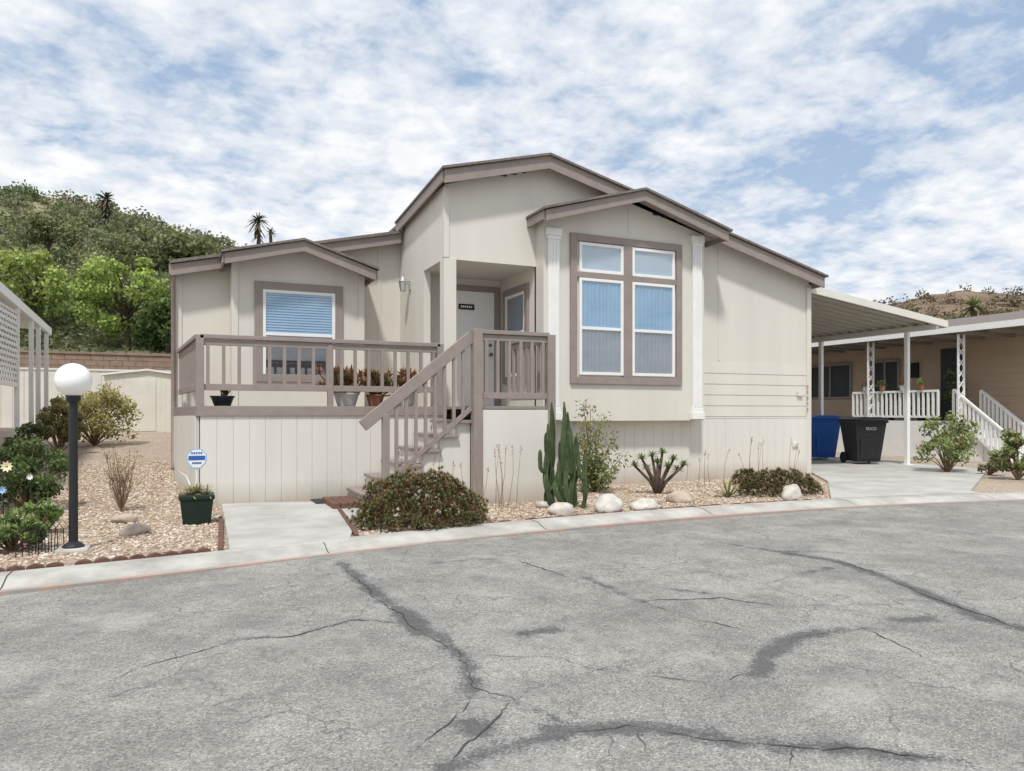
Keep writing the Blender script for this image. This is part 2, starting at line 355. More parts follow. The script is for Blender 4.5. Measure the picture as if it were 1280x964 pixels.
dv.prismz([(11.5,26),(15.6,26),(15.7,10.2)]+[(dfl[0][0]+.2,dfl[0][1]+.25)]+dfl+[G(1035,604)[:2],(11.5,11.0)],-.12,.036); struct(dv.build('driveway','driveway'))
# gravel stones
t=(1+5**.5)/2
ICO=np.array([(-1,t,0),(1,t,0),(-1,-t,0),(1,-t,0),(0,-1,t),(0,1,t),(0,-1,-t),(0,1,-t),(t,0,-1),(t,0,1),(-t,0,-1),(-t,0,1)])/1.9
ICF=np.array([(0,11,5),(0,5,1),(0,1,7),(0,7,10),(0,10,11),(1,5,9),(5,11,4),(11,10,2),(10,7,6),(7,1,8),(3,9,4),(3,4,2),(3,2,6),(3,6,8),(3,8,9),(4,9,5),(2,4,11),(6,2,10),(8,6,7),(9,8,1)])
def inpoly(p,poly):
    ins=np.zeros(len(p),bool); n=len(poly)
    for i in range(n):
        (x1,y1),(x2,y2)=poly[i],poly[(i+1)%n]
        c=((y1>p[:,1])!=(y2>p[:,1]))&(p[:,0]<(x2-x1)*(p[:,1]-y1)/(y2-y1+1e-12)+x1); ins^=c
    return ins
def gravel(name,poly,n,label):
    a=np.array(poly); p=rng.uniform(a.min(0),a.max(0),(n*4,2)); p=p[inpoly(p,poly)][:n]; p=p[p[:,1]>cb(p[:,0])+.5]; n=len(p)
    s=rng.uniform(.008,.02,n); sc=np.stack([s*rng.uniform(.8,1.4,n),s*rng.uniform(.8,1.4,n),s*rng.uniform(.5,.9,n)],1)
    th=rng.uniform(0,6.28,n); v=ICO[None]*sc[:,None]*rng.uniform(.85,1.15,(n,12,1)); c,s_=np.cos(th)[:,None],np.sin(th)[:,None]
    X=v[:,:,0]*c-v[:,:,1]*s_+p[:,:1]; Y=v[:,:,0]*s_+v[:,:,1]*c+p[:,1:]; Z=v[:,:,2]+(hz(p[:,0],p[:,1])+sc[:,2]*.45)[:,None]
    V=np.stack([X,Y,Z],-1).reshape(-1,3); Fc=(ICF[None]+12*np.arange(n)[:,None,None]).reshape(-1,3)
    pal=np.array([(.53,.43,.33),(.60,.51,.41),(.39,.285,.21),(.45,.33,.24),(.62,.57,.50),(.33,.26,.20),(.49,.37,.275)])
    cc=pal[rng.integers(0,7,n)]*rng.uniform(.82,1.12,(n,1)); o=nmesh(name,V,Fc,np.repeat(cc,12,0),'stone'); tag(o,label,'gravel',kind='stuff')
gravel('gravel',[G(-60,716)[:2],G(284,690)[:2],G(272,632)[:2],(-.1,13),(-.3,16),(-2.,16),G(20,600)[:2]],16000,'tan and brown river gravel left of the entry path')
gravel('gravel',[G(440,676)[:2],G(470,628)[:2],(4.7,10.5),(11.3,11.),(10.2,10.),G(1040,606)[:2],G(1096,632)[:2],(5.9,7.4),(3.6,7.2)],17000,'tan river gravel in the long bed before the big window')
P_=rng.uniform(0,1,(420,2)); lx_=2.2+P_[:,0]*6.2; ly_=np.array([float(cb(x)) for x in lx_])+.55+P_[:,1]**2*2.6
tag(leaves('leaf_litter',np.stack([lx_,ly_,np.full(420,.03)],1),.016,np.array([(.24,.15,.08),(.34,.24,.13),(.16,.10,.06)])[rng.integers(0,3,420)],None,.45,.8),'small dry brown leaves scattered over the right gravel bed','leaves',kind='stuff')
# ------------------------------------------------------------------ main house
YW=10.9; YB=10.62; YL=13.5; YBL=12.9; YD=12.4; XS=3.72; XE=5.3; XR=11.3
TL=PY(556,212,10.62); TP=PY(687,195,10.62); TR=PY(1031,347,10.62)
def zr(x): return TP[2]-(x-TP[0])*(TP[2]-TR[2])/(TR[0]-TP[0]) if x>TP[0] else TP[2]-(TP[0]-x)*(TP[2]-TL[2])/(TP[0]-TL[0])
LL=PY(222,328,13.2); LRz=PY(490,293,13.2)
def zl(x): return LL[2]+(x-LL[0])*(LRz[2]-LL[2])/(LRz[0]-LL[0])
home=thing('mobile_home','beige manufactured home with taupe trim, stepped gables and a big four pane front window','house',(5.5,11,0))
w=MB()
w.prism([(-.1,0),(XS,0),(XS,zl(XS)-.06),(-.1,zl(-.1)-.06)],YL,26)
w.prism([(XS,0),(XR,0),(XR,zr(XR)-.06),(TP[0],TP[2]-.06),(XS,zl(XS)-.06)],YL+.01,26)
w.prism([(XE,0),(XR,0),(XR,zr(XR)-.06),(TP[0],TP[2]-.06),(XE,zr(XE)-.06)],YW,YL)
ZH=3.64
w.box(XS,XE,YD,YL,0,ZH)
w.prism([(XS,ZH),(XE,ZH),(XE,zr(XE)-.06),(XS,zr(XS)-.16)],YW,YL)
w.box(XS,XS+.12,12.0,YD,0,ZH)
w.build('wall','wall',home)
mb=MB(); mb.box(XS-.012,XS+.19,YW-.012,YW+.2,1.3,ZH+.02); mb.build('porch_post','wall',home,bevel=.006)
BL=PY(281,316,12.5); BP=PY(380,301,12.5); BR=PY(470,338,12.5)
x0=PY(290,400,YBL)[0]; x1=PY(455,400,YBL)[0]
def zb(x): return BP[2]-abs(x-BP[0])*((BP[2]-BL[2])/(BP[0]-BL[0]) if x<BP[0] else (BP[2]-BR[2])/(BR[0]-BP[0]))
mb=MB(); mb.prism([(x0,.9),(x1,.9),(x1,zb(x1)-.05),(BP[0],BP[2]-.05),(x0,zb(x0)-.05)],YBL,YL+.1); mb.build('bay_wall','wall',home)
bats=[(a-.006,a+.096,YBL-.018,YBL+.05,1.3,zb(a+.05)-.1) for a in (x0,x1-.09)]
bats+=[(-.115,-.02,YL-.018,YL+.06,.0,zl(0)-.1),(3.3,3.36,YL-.012,YL,1.3,zl(3.3)-.1),(XS-.018,XS+.07,YW-.019,YW+.06,ZH+.02,zr(XS)-.2),(6.9,6.94,YB-.01,YB,4.3,4.7),(9.05,9.09,YW-.01,YW,2.2,zr(9.1)-.1)]
for q in bats: mb=MB(); mb.box(*q); mb.build('batten','wall',home,bevel=.004)
CL=PY(683,262,10.25); CP_=PY(806,238,10.25); CR=PY(911,290,10.25)
def zc(x): return CP_[2]-abs(x-CP_[0])*((CP_[2]-CL[2])/(CP_[0]-CL[0]) if x<CP_[0] else (CP_[2]-CR[2])/(CR[0]-CP_[0]))
bx1=PY(880,400,YB)[0]
mb=MB(); mb.prism([(XE,1.1),(bx1,1.1),(bx1,zc(bx1)-.05),(CP_[0],CP_[2]-.05),(XE,zc(XE)-.05)],YB,YW+.05); mb.build('bay_wall','wall',home)
for px in (691,870):
    a=PY(px,400,YB)[0]; z1=PY(px,286 if px<700 else 296,YB)[2]; z0=1.12; mb=MB()
    mb.box(a-.10,a+.10,YB-.05,YB,z0+.2,z1-.18)
    for q in (-.055,0,.055): mb.box(a+q-.014,a+q+.014,YB-.062,YB-.05,z0+.22,z1-.2)
    mb.box(a-.135,a+.135,YB-.075,YB,z1-.12,z1); mb.box(a-.115,a+.115,YB-.062,YB,z1-.18,z1-.12)
    mb.box(a-.115,a+.115,YB-.065,YB,z0+.12,z0+.2); mb.box(a-.135,a+.135,YB-.08,YB,z0,z0+.12); mb.build('pilaster','white',home,bevel=.006)
def gable(name,pl,pp,pr,yf,yb,fh=.2,twist=0):
    sh=MB();fa=MB();so=MB()
    for a,b_ in ((pl,pp),(pp,pr)):
        tw=twist if a is pl else 0
        sh.slab([(a[0]-(.05 if a is pl else 0),yf-.05,a[2]+.04),(b_[0]+(.05 if b_ is pr else 0),yf-.05,b_[2]+.04),(b_[0]+(.05 if b_ is pr else 0),yb,b_[2]+.04),(a[0]-(.05 if a is pl else 0),yb,a[2]+.04-tw)],.036)
        fa.prism([(a[0],a[2]),(b_[0],b_[2]),(b_[0],b_[2]-fh),(a[0],a[2]-fh)],yf,yf+.035)
        so.slab([(a[0],yf+.036,a[2]-.004),(b_[0],yf+.036,b_[2]-.004),(b_[0],yb,b_[2]-.004),(a[0],yb,a[2]-.004-tw)],.05)
    r=sh.build(name,'shingle',home)
    fa.hexa([(pl[0]-.03,yf+.036,pl[2]-fh+.03),(pl[0],yf+.036,pl[2]-fh+.03),(pl[0],yb,pl[2]-fh+.03-twist),(pl[0]-.03,yb,pl[2]-fh+.03-twist)],[(pl[0]-.03,yf+.036,pl[2]-.003),(pl[0],yf+.036,pl[2]-.003),(pl[0],yb,pl[2]-.003-twist),(pl[0]-.03,yb,pl[2]-.003-twist)])
    fa.box(pr[0],pr[0]+.03,yf+.036,yb,pr[2]-fh+.03,pr[2]-.003)
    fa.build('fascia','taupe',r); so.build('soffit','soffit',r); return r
gable('roof',TL,TP,TR,10.62,13.35,.2,twist=.2)
gable('bay_roof',BL,BP,BR,12.5,13.5,.17); gable('bay_roof',CL,CP_,CR,10.25,10.98,.17)
sh=MB();fa=MB()
sh.slab([(LL[0]-.12,13.15,LL[2]+.02),(XS+.02,13.15,zl(XS)+.05),(XS+.02,26.3,zl(XS)+.05),(LL[0]-.12,26.3,LL[2]+.02)],.05)
sh.slab([(XS-.1,13.36,TL[2]-.2),(TP[0],13.36,TP[2]+.03),(TP[0],26.3,TP[2]+.03),(XS-.1,26.3,TL[2]-.2)],.06); sh.slab([(TP[0],13.36,TP[2]+.03),(TR[0]+.05,13.36,TR[2]+.03),(TR[0]+.05,26.3,TR[2]+.03),(TP[0],26.3,TP[2]+.03)],.06)
rr=sh.build('roof','shingle',home)
fa.prism([(LL[0]-.1,LL[2]-.04),(XS-.05,zl(XS)-.01),(XS-.05,zl(XS)-.19),(LL[0]-.1,LL[2]-.22)],13.2,13.235); fa.slab([(LL[0]-.1,13.236,LL[2]-.035),(XS-.05,13.236,zl(XS)-.005),(XS-.05,YL,zl(XS)-.005),(LL[0]-.1,YL,LL[2]-.035)],.04)
fa.box(LL[0]-.13,LL[0]-.1,13.2,26.3,LL[2]-.2,LL[2]-.03); fa.build('fascia','taupe',rr)
for px,py,dx in ((624,217,9),(636,215,9),(648,213,9),(816,266,8),(827,269,8),(838,272,8)):
    Yp=YW if px<700 else YB; a=PY(px,py,Yp); a2=PY(px+dx,py+4,Yp); mb=MB(); mb.box(a[0],a2[0],Yp-.015,Yp+.01,a2[2],a[2]); mb.build('soffit_vent','dark',home)
mb=MB(); xk=4.8
while xk<XR-.02:
    mb.box(xk,min(xk+.1965,XR+.02),YW-.032,YW-.004,-.05,1.13); xk+=.2
mb.box(4.8,XR+.025,YW-.037,YW-.004,1.13,1.155); mb.box(4.8,XR,YW-.026,YW-.003,-.05,1.12)
mb.build('skirting','skirt',home,bevel=.002)
mb=MB(); zz=1.17; bxr=bx1
for i in range(5):
    mb.hexa([(bxr+.02,YW-.017,zz),(XR+.01,YW-.017,zz),(XR+.01,YW-.002,zz),(bxr+.02,YW-.002,zz)],[(bxr+.02,YW-.009,zz+.2),(XR+.01,YW-.009,zz+.2),(XR+.01,YW-.002,zz+.2),(bxr+.02,YW-.002,zz+.2)]); zz+=.2
mb.build('lap_siding','wall',home)
mb=MB(); mb.box(XR-.08,XR+.03,YW-.039,YW+.06,-.05,zr(XR)-.2); mb.build('corner_trim','wall',home,bevel=.005)
a=PY(992,556,YW); mb=MB(); mb.box(a[0]-.07,a[0]+.07,YW-.06,YW-.034,a[2]-.05,a[2]+.05); mb.box(a[0]-.05,a[0]-.01,YW-.07,YW-.06,a[2]-.03,a[2]+.03); mb.box(a[0]+.01,a[0]+.05,YW-.07,YW-.06,a[2]-.03,a[2]+.03); mb.build('outlet','cream',home,bevel=.005)
a=PY(1000,492,YW); mb=MB(); mb.box(a[0]-.10,a[0]+.02,YW-.06,YW-.03,a[2]-.05,a[2]+.04); mb.build('hose_bib_plate','cream',home,bevel=.004)
for k in range(5):
    a=PY(1008,484+k*7,YW); mb=MB(); xq=a[0]-.02
    mb.box(xq-.018,xq+.018,YW-.050,YW-.041,a[2]+.022,a[2]+.030); mb.box(xq+.008,xq+.018,YW-.050,YW-.041,a[2]-.035,a[2]+.022)
    if k%2==0: mb.box(xq-.018,xq+.008,YW-.050,YW-.041,a[2]-.035,a[2]-.027)
    mb.build('house_number','number',home)
mb=MB(); mb.tube([(-.14,13.25,LL[2]-.2),(-.15,13.42,LL[2]-.35),(-.15,13.44,1.6),(-.15,13.44,.45),(-.15,13.3,.32)],.035,8); mb.build('downspout','taupe',home,smooth=True)
def wb(mb,T,a0,a1,n0,n1,z0,z1): mb.hexa([T(a0,n0,z0),T(a1,n0,z0),T(a1,n1,z0),T(a0,n1,z0)],[T(a0,n0,z1),T(a1,n0,z1),T(a1,n1,z1),T(a0,n1,z1)])
def casing(T,a0,a1,z0,z1,wd,muls=(),rails=()):
    mb=MB(); wb(mb,T,a0,a0+wd,0,.045,z0,z1); wb(mb,T,a1-wd,a1,0,.045,z0,z1); wb(mb,T,a0+wd,a1-wd,0,.045,z1-wd,z1); wb(mb,T,a0+wd,a1-wd,0,.045,z0,z0+wd)
    for p,q in muls: wb(mb,T,p,q,0,.042,z0+wd,z1-wd)
    for c,d,p,q in rails: wb(mb,T,c,d,0,.043,p,q)
    return mb.build('window_casing','taupe',home,bevel=.005)
def window(T,a0,a1,z0,z1,split,mu,ml,blind,parent=home):
    fr=MB(); wd=.05
    wb(fr,T,a0,a0+wd,.002,.04,z0,z1); wb(fr,T,a1-wd,a1,.002,.04,z0,z1); wb(fr,T,a0+wd,a1-wd,.002,.04,z1-wd,z1); wb(fr,T,a0+wd,a1-wd,.002,.04,z0,z0+wd)
    if split: wb(fr,T,a0+wd,a1-wd,.003,.037,split-.025,split+.025)
    o=fr.build('window','white',parent,bevel=.004)
    bnd=[(z0+wd,(split-.025) if split else z1-wd,ml if split else mu)]
    if split: bnd.append((split+.025,z1-wd,mu))
    for p,q,mt in bnd:
        mb=MB(); wb(mb,T,a0+wd,a1-wd,.026,.029,p,q); mb.build('pane','pane',o)
        mb=MB()
        if blind and mt not in('screen','shade_pale'):
            z=p
            while z<q-.005:
                mb.add([T(a0+wd,.022,z),T(a1-wd,.022,z),T(a1-wd,.007,min(q,z+.036)),T(a0+wd,.007,min(q,z+.036))],[(0,1,2,3)]); z+=.045
            mb.build('blind',mt,o); mb=MB(); wb(mb,T,a0+wd,a1-wd,.002,.005,p,q); mb.build('blind_shadow','blind_gap',o)
        elif mt in('screen','shade_pale'):
            wb(mb,T,a0+wd,a1-wd,.003,.008,p,q); mb.build('insect_screen' if mt=='screen' else 'shade',mt,o)
        else:
            n=70; vs=[]
            for i in range(n+1):
                a=a0+wd+(a1-a0-2*wd)*i/n; nn=.013+.008*math.sin(i*.9+.6*math.sin(i*.31)); vs+=[T(a,nn,p),T(a,nn,q)]
            mb.add(vs,[(2*i,2*i+2,2*i+3,2*i+1) for i in range(n)]); mb.build('curtain',mt,o,smooth=True)
    return o
TB=lambda a,n,z:(a,YB-n,z)
def zB(x,y): return PY(x,y,YB)[2]
def xB(x): return PY(x,400,YB)[0]
zt=zB(782,299); zbm=zB(782,481)
la,lb,ra,rb=xB(723),xB(778),xB(789),xB(842)
t0,t1,u0,u1=zB(782,345),zB(782,309),zB(782,470),zB(782,352); us=zB(782,413)
casing(TB,xB(712),xB(851),zbm,zt,.12,[(lb,ra)],[(xB(712)+.12,lb,u1,t0),(ra,xB(851)-.12,u1,t0)])
for a,b_ in ((la,lb),(ra,rb)):
    window(TB,a,b_,t0,t1,None,'shade_pale','shade_pale',True)
    window(TB,a,b_,u0,u1,us,'curtain_up','curtain_low',False)
TBL=lambda a,n,z:(a,YBL-n,z)
a0,a1=PY(318,400,YBL)[0],PY(428,400,YBL)[0]; z1=PY(372,355,YBL)[2]; z0=PY(372,478,YBL)[2]
casing(TBL,a0,a1,z0,z1,.13); window(TBL,a0+.13,a1-.13,z0+.06,z1-.13,PY(372,419,YBL)[2],'blind_blue','screen',True)
TS=lambda a,n,z:(XE-n,a,z)
casing(TS,11.15,12.2,1.75,3.42,.12); window(TS,11.27,12.08,1.87,3.3,2.62,'curtain_low','screen',False)
dx0,dx1=4.28,5.18; dz0,dz1=1.34,3.42
TD=lambda a,n,z:(a,YD-n,z)
mb=MB(); wb(mb,TD,dx0-.1,dx0,0,.04,dz0,dz1); wb(mb,TD,dx1,dx1+.1,0,.04,dz0,dz1); wb(mb,TD,dx0-.1,dx1+.1,0,.04,dz1,dz1+.1); mb.build('door_casing','taupe',home,bevel=.005)
mb=MB(); wb(mb,TD,dx0+.005,dx1-.005,.002,.022,dz0,dz1-.004); dr=mb.build('door','white',home)
dw=dx1-dx0
for (p,q,r,s_) in ((.1,.45,.12,.72),(.55,.9,.12,.72),(.1,.45,.84,1.5),(.55,.9,.84,1.5),(.1,.45,1.62,1.95),(.55,.9,1.62,1.95)):
    mb=MB(); A0,A1=dx0+dw*p,dx0+dw*q
    wb(mb,TD,A0,A1,.022,.027,dz0+r,dz0+s_); wb(mb,TD,A0+.04,A1-.04,.027,.036,dz0+r+.04,dz0+s_-.04); mb.build('door_panel','white',dr,bevel=.006)
mb=MB(); mb.tube([TD(dx1-.09,.02,dz0+.95),TD(dx1-.09,.07,dz0+.95),TD(dx1-.09,.09,dz0+.95)],[.022,.018,.034],10); mb.build('knob','brass',dr,smooth=True)
mb=MB(); mb.tube([TD(dx1-.09,.02,dz0+1.12),TD(dx1-.09,.04,dz0+1.12)],.03,10); mb.build('lock','brass',dr,smooth=True)
mb=MB(); a=PY(582,384,YD)
mb.prism([(a[0]-.15,a[2]-.05),(a[0]+.15,a[2]-.05),(a[0]+.15,a[2]+.05),(a[0]-.15,a[2]+.05)],YD-.05,YD-.038); pl=mb.build('door_plaque','dark',dr,bevel=.01)
mb=MB()
for i in range(6): mb.box(a[0]-.11+i*.038,a[0]-.085+i*.038,YD-.053,YD-.051,a[2]-.018,a[2]+.018)
mb.build('plaque_lettering','sign_white',dr)
sc=PX(513,357,XS); sy,sz=sc[1],sc[2]; mb=MB()
mb.box(XS-.025,XS,sy-.05,sy+.05,sz-.08,sz+.08); mb.tube([(XS-.02,sy,sz+.02),(XS-.09,sy,sz+.07),(XS-.13,sy,sz+.12)],.012,8)
lt=mb.build('wall_lamp','metal',home); mb=MB(); mb.lathe((XS-.14,sy,sz-.06),[(.03,-.06),(.05,-.05),(.075,.1),(.085,.12),(.04,.17),(.01,.21)],8); mb.build('lantern','metal',lt)
mb=MB(); mb.box(.02,.20,YL-.08,YL-.004,.75,1.15); mb.build('electric_box','cream',home,bevel=.01)
# ------------------------------------------------------------------ porch deck with stair
ZD=1.33; YF=10.5; YS=9.2; xd0=PY(250,500,YF)[0]; xl0,xl1=3.6,4.74
deck=thing('porch_deck','raised porch deck with pale skirting, taupe railing and side stair before the entry','porch',(2.4,10.5,0))
def planks(mb,p0,p1,z0,z1,th=.03,wd=.2):
    p0=Vector(p0+(0,));p1=Vector(p1+(0,)); d=(p1-p0); Ln=d.length; d/=Ln; nrm=Vector((d.y,-d.x,0)); k=0
    while k<Ln-.01:
        e=min(k+wd-.004,Ln); a=p0+d*k;b_=p0+d*e
        mb.hexa([(a.x+nrm.x*th,a.y+nrm.y*th,z0),(b_.x+nrm.x*th,b_.y+nrm.y*th,z0),(b_.x,b_.y,z0),(a.x,a.y,z0)],[(a.x+nrm.x*th,a.y+nrm.y*th,z1),(b_.x+nrm.x*th,b_.y+nrm.y*th,z1),(b_.x,b_.y,z1),(a.x,a.y,z1)]); k+=wd
    a=p0;b_=p1; t2=th*.78
    mb.hexa([(a.x+nrm.x*t2,a.y+nrm.y*t2,z0),(b_.x+nrm.x*t2,b_.y+nrm.y*t2,z0),(b_.x-nrm.x*.02,b_.y-nrm.y*.02,z0),(a.x-nrm.x*.02,a.y-nrm.y*.02,z0)],[(a.x+nrm.x*t2,a.y+nrm.y*t2,z1),(b_.x+nrm.x*t2,b_.y+nrm.y*t2,z1),(b_.x-nrm.x*.02,b_.y-nrm.y*.02,z1),(a.x-nrm.x*.02,a.y-nrm.y*.02,z1)])
mb=MB(); planks(mb,(xd0,YF),(3.58,YF),-.05,1.2,wd=.205); planks(mb,(-.12,13.48),(xd0-.03,YF),-.05,1.2,wd=.205); mb.build('deck_skirting','skirt',deck)
mb=MB(); mb.prismz([(xd0,YF),(xl0,YF),(xl0,YF+.001),(XE,YF+.001),(XE,YD-.002),(XS,YD-.002),(XS-.002,YL-.002),(-.1,YL-.002)],ZD-.04,ZD); mb.box(xl0,xl1,YS,YF,ZD-.04,ZD); mb.box(xl1,XE,YF-.0,YB,ZD-.04,ZD-.002); mb.build('deck_floor','taupe',deck)
mb=MB(); mb.bar((xd0-.04,YF-.03,1.26),(3.6,YF-.03,1.26),.05,.13); mb.bar((-.13,13.46,1.26),(xd0-.03,YF-.03,1.26),.05,.13); mb.build('rim_board','taupe',deck,bevel=.004)
mb=MB(); planks(mb,(xl0+.07,YS),(xl1,YS),-.05,1.28,wd=1.3,th=.02); mb.box(xl1-.02,xl1+.01,YS+.01,YF+.3,-.05,1.28); mb.build('landing_panel','skirt',deck)
def post(x,y,z0,z1,wd=.1): mb=MB(); mb.box(x-wd/2,x+wd/2,y-wd/2,y+wd/2,z0,z1); return mb.build('rail_post','taupe',deck,bevel=.006)
def rail(p,q,z_t,z_b,n):
    mb=MB(); mb.bar((p[0],p[1],z_t),(q[0],q[1],z_t),.10,.055); mb.bar((p[0],p[1],z_t-.075),(q[0],q[1],z_t-.075),.04,.08); mb.build('top_rail','taupe',deck,bevel=.005)
    mb=MB(); mb.bar((p[0],p[1],z_b),(q[0],q[1],z_b),.045,.085); mb.build('bottom_rail','taupe',deck,bevel=.004)
    for i in range(n):
        t_=(i+.5)/n; x,y=p[0]+(q[0]-p[0])*t_,p[1]+(q[1]-p[1])*t_; mb=MB(); mb.box(x-.021,x+.021,y-.021,y+.021,z_b+.04,z_t-.11); mb.build('baluster','taupe',deck)
zt_=2.25
rail((xd0,YF+.05),(3.52,YF+.05),zt_,1.58,17); rail((-.05,13.4),(xd0-.01,YF+.08),zt_,1.58,14)
post(xd0,YF+.05,1.2,2.27); post(3.52,YF+.05,1.2,2.27); post(1.9,YF+.06,1.3,2.2,.08)
rail((xl0+.05,YS+.03),(xl1-.06,YS+.03),2.33,1.47,6); rail((xl1-.05,YS+.1),(xl1-.05,YB-.1),2.33,1.47,7)
post(xl0,YS+.02,-.03,2.36,.13); post(xl1-.03,YS+.03,.75,2.33,.12)
rise=ZD/7
mb=MB()
for i in range(6): mb.box(xl0-.245*(6-i),xl0-.245*(5-i)-.0 if i<5 else xl0-.066,YS+.1,YF-.09,-.03,(i+1)*rise-.045)
mb.build('stair_body','skirt',deck)
for i in range(6):
    mb=MB(); mb.box(xl0-.245*(6-i)-.03,xl0-.245*(5-i)-(.0 if i<5 else .068),YS+.03,YF-.07,(i+1)*rise-.043,(i+1)*rise); mb.build('tread','taupe',deck,bevel=.006)
hA=(xl0-.06,YS+.03,2.27); hB=(2.06,YS+.03,1.07); mb=MB(); mb.bar(hA,hB,.05,.15); mb.build('handrail','taupe',deck,bevel=.006)
def hzr(x): return hB[2]+(x-hB[0])*(hA[2]-hB[2])/(hA[0]-hB[0])
sA=(xl0-.07,YS+.04,1.30); sB=(2.22,YS+.04,.22); mb=MB(); mb.bar(sA,sB,.04,.06); mb.build('stringer','taupe',deck,bevel=.004)
post(2.36,YS+.045,-.03,1.22,.09)
for i in range(8):
    x=2.5+i*.13; z0=sB[2]+(x-sB[0])*(sA[2]-sB[2])/(sA[0]-sB[0]); mb=MB(); mb.box(x-.02,x+.02,YS+.02,YS+.058,z0+.02,hzr(x)-.04); mb.build('baluster','taupe',deck)
mb=MB()
for i in range(4): mb.box(1.72+i*.1,1.81+i*.1,YS+.15,YS+.95,0.0,.1)
tag(mb.build('brick_step','brick',bevel=.008),'low row of red bricks at the foot of the porch stair','brick step')
a=G(388,628);b_=G(432,628); mb=MB(); mb.box(a[0],b_[0],9.95,10.42,.031,.046)
for i in range(9): mb.box(a[0]+.03+i*.055,a[0]+.06+i*.055,9.98,10.39,.046,.052)
tag(mb.build('doormat','mat_fibre'),'dark ribbed doormat lying on the concrete path by the deck','doormat')
# ------------------------------------------------------------------ carport
cpt=thing('carport','cream metal carport roof on slim white posts attached to the right side of the house','carport',(13.4,12,0))
XC0,XC1=XR+.03,15.45; zc0,zc1=3.72,3.2; yc0=11.0
mb=MB(); k=yc0
while k<26:
    mb.slab([(XC0,k,zc0+.03),(XC1,k,zc1+.03),(XC1,k+.24,zc1+.03),(XC0,k+.24,zc0+.03)],.015); mb.slab([(XC0,k+.24,zc0+.045),(XC1,k+.24,zc1+.045),(XC1,k+.30,zc1+.045),(XC0,k+.30,zc0+.045)],.07); k+=.3
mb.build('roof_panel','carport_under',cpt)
mb=MB(); mb.slab([(XC0-.02,yc0-.05,zc0+.07),(XC1+.03,yc0-.05,zc1+.07),(XC1+.03,yc0-.005,zc1+.07),(XC0-.02,yc0-.005,zc0+.07)],.15); mb.box(XC1,XC1+.06,yc0,26,zc1-.08,zc1+.07); mb.build('fascia','cream',cpt,bevel=.004)
mb=MB(); mb.box(15.15,15.25,yc0,26,zc1-.12,zc1-.005); mb.build('beam','cream',cpt)
for Yp in (11.75,14.25,17.,20.):
    mb=MB(); mb.box(15.155,15.245,Yp-.045,Yp+.045,-.05,zc1-.12); mb.box(15.1,15.3,Yp-.1,Yp+.1,.036,.05); mb.build('post','white',cpt,bevel=.006)
def bin_(name,label,m,loc,rz,txt=None,s=1.):
    r=thing(name,label,'bin'); h=.98
    mb=MB(); mb.hexa([(-.26,-.3,.06),(.26,-.3,.06),(.26,.24,.06),(-.26,.24,.06)],[(-.36,-.40,h),(.36,-.40,h),(.36,.36,h),(-.36,.36,h)])
    mb.box(-.385,.385,-.425,.385,h-.05,h+.005); mb.hexa([(-.20,-.325,.12),(.2,-.325,.12),(.2,-.30,.12),(-.2,-.30,.12)],[(-.24,-.385,.6),(.24,-.385,.6),(.24,-.36,.6),(-.24,-.36,.6)]); mb.build('body',m,r,bevel=.015)
    mb=MB(); mb.prism([(-.39,h+.01),(.39,h+.01),(.39,h+.035),(.2,h+.085),(-.2,h+.085),(-.39,h+.035)],-.45,.42); mb.box(-.3,.3,-.47,-.44,h+.0,h+.03); mb.build('lid',m,r,bevel=.012)
    mb=MB(); mb.tube([(-.3,.40,h-.06),(-.3,.49,h+.02),(.3,.49,h+.02),(.3,.40,h-.06)],.018,8); mb.build('handle',m,r,smooth=True)
    for sx in (-.33,.27): mb=MB(); mb.lathe((sx,.28,.13),[(.05,0),(.125,.005),(.13,.03),(.125,.055),(.05,.06)],18,'x'); mb.build('wheel','rubber',r,smooth=False)
    if txt: text('lettering',txt,.085,(0,-.395,.80),(math.radians(80),0,0),'grey_letter',r)
    r.location=loc; r.rotation_euler=(0,0,rz); r.scale=(s,s,s); return r
g1=G(1079,583); bin_('wheeled_bin','black wheeled bin with grey lettering standing on the driveway','black_plastic',(g1[0]+.32,g1[1]+.3,.036),math.radians(-22),'EDCO',1.03)
g2=G(1031,577); bin_('wheeled_bin','blue wheeled recycling bin with flat blue lid in the carport','blue_plastic',(g2[0]+.12,g2[1]+.3,.036),math.radians(-22),None,1.06)
# ------------------------------------------------------------------ right neighbour
nb_=thing('neighbour_house','tan house with white awning beyond the carport at right','house',(21,16,0))
mb=MB(); z=.9
while z<3.3:
    mb.hexa([(20.47,11,z),(20.6,11,z),(20.6,32,z),(20.47,32,z)],[(20.49,11,z+.2),(20.6,11,z+.2),(20.6,32,z+.2),(20.49,32,z+.2)]); z+=.2
mb.box(20.5,28,11,32,-.1,3.5); mb.build('wall','tan_siding',nb_)
mb=MB(); mb.slab([(18.2,10.6,3.42),(20.7,10.6,3.6),(20.7,32,3.6),(18.2,32,3.42)],.05); mb.slab([(20.7,10.6,3.62),(24.6,10.6,4.5),(24.6,32,4.5),(20.7,32,3.62)],.08); mb.slab([(24.6,10.6,4.5),(28.5,10.6,3.62),(28.5,32,3.62),(24.6,32,4.5)],.08); rf=mb.build('roof','shingle',nb_)
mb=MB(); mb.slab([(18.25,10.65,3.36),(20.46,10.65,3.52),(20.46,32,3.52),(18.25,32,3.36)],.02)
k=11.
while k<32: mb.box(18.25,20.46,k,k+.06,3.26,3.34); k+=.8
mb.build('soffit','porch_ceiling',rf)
mb=MB(); mb.box(18.14,18.2,10.6,32,3.3,3.46); mb.box(18.14,20.7,10.56,10.6,3.3,3.46); mb.build('fascia','white',rf)
TN=lambda a,n,z:(20.47-n,a,z)
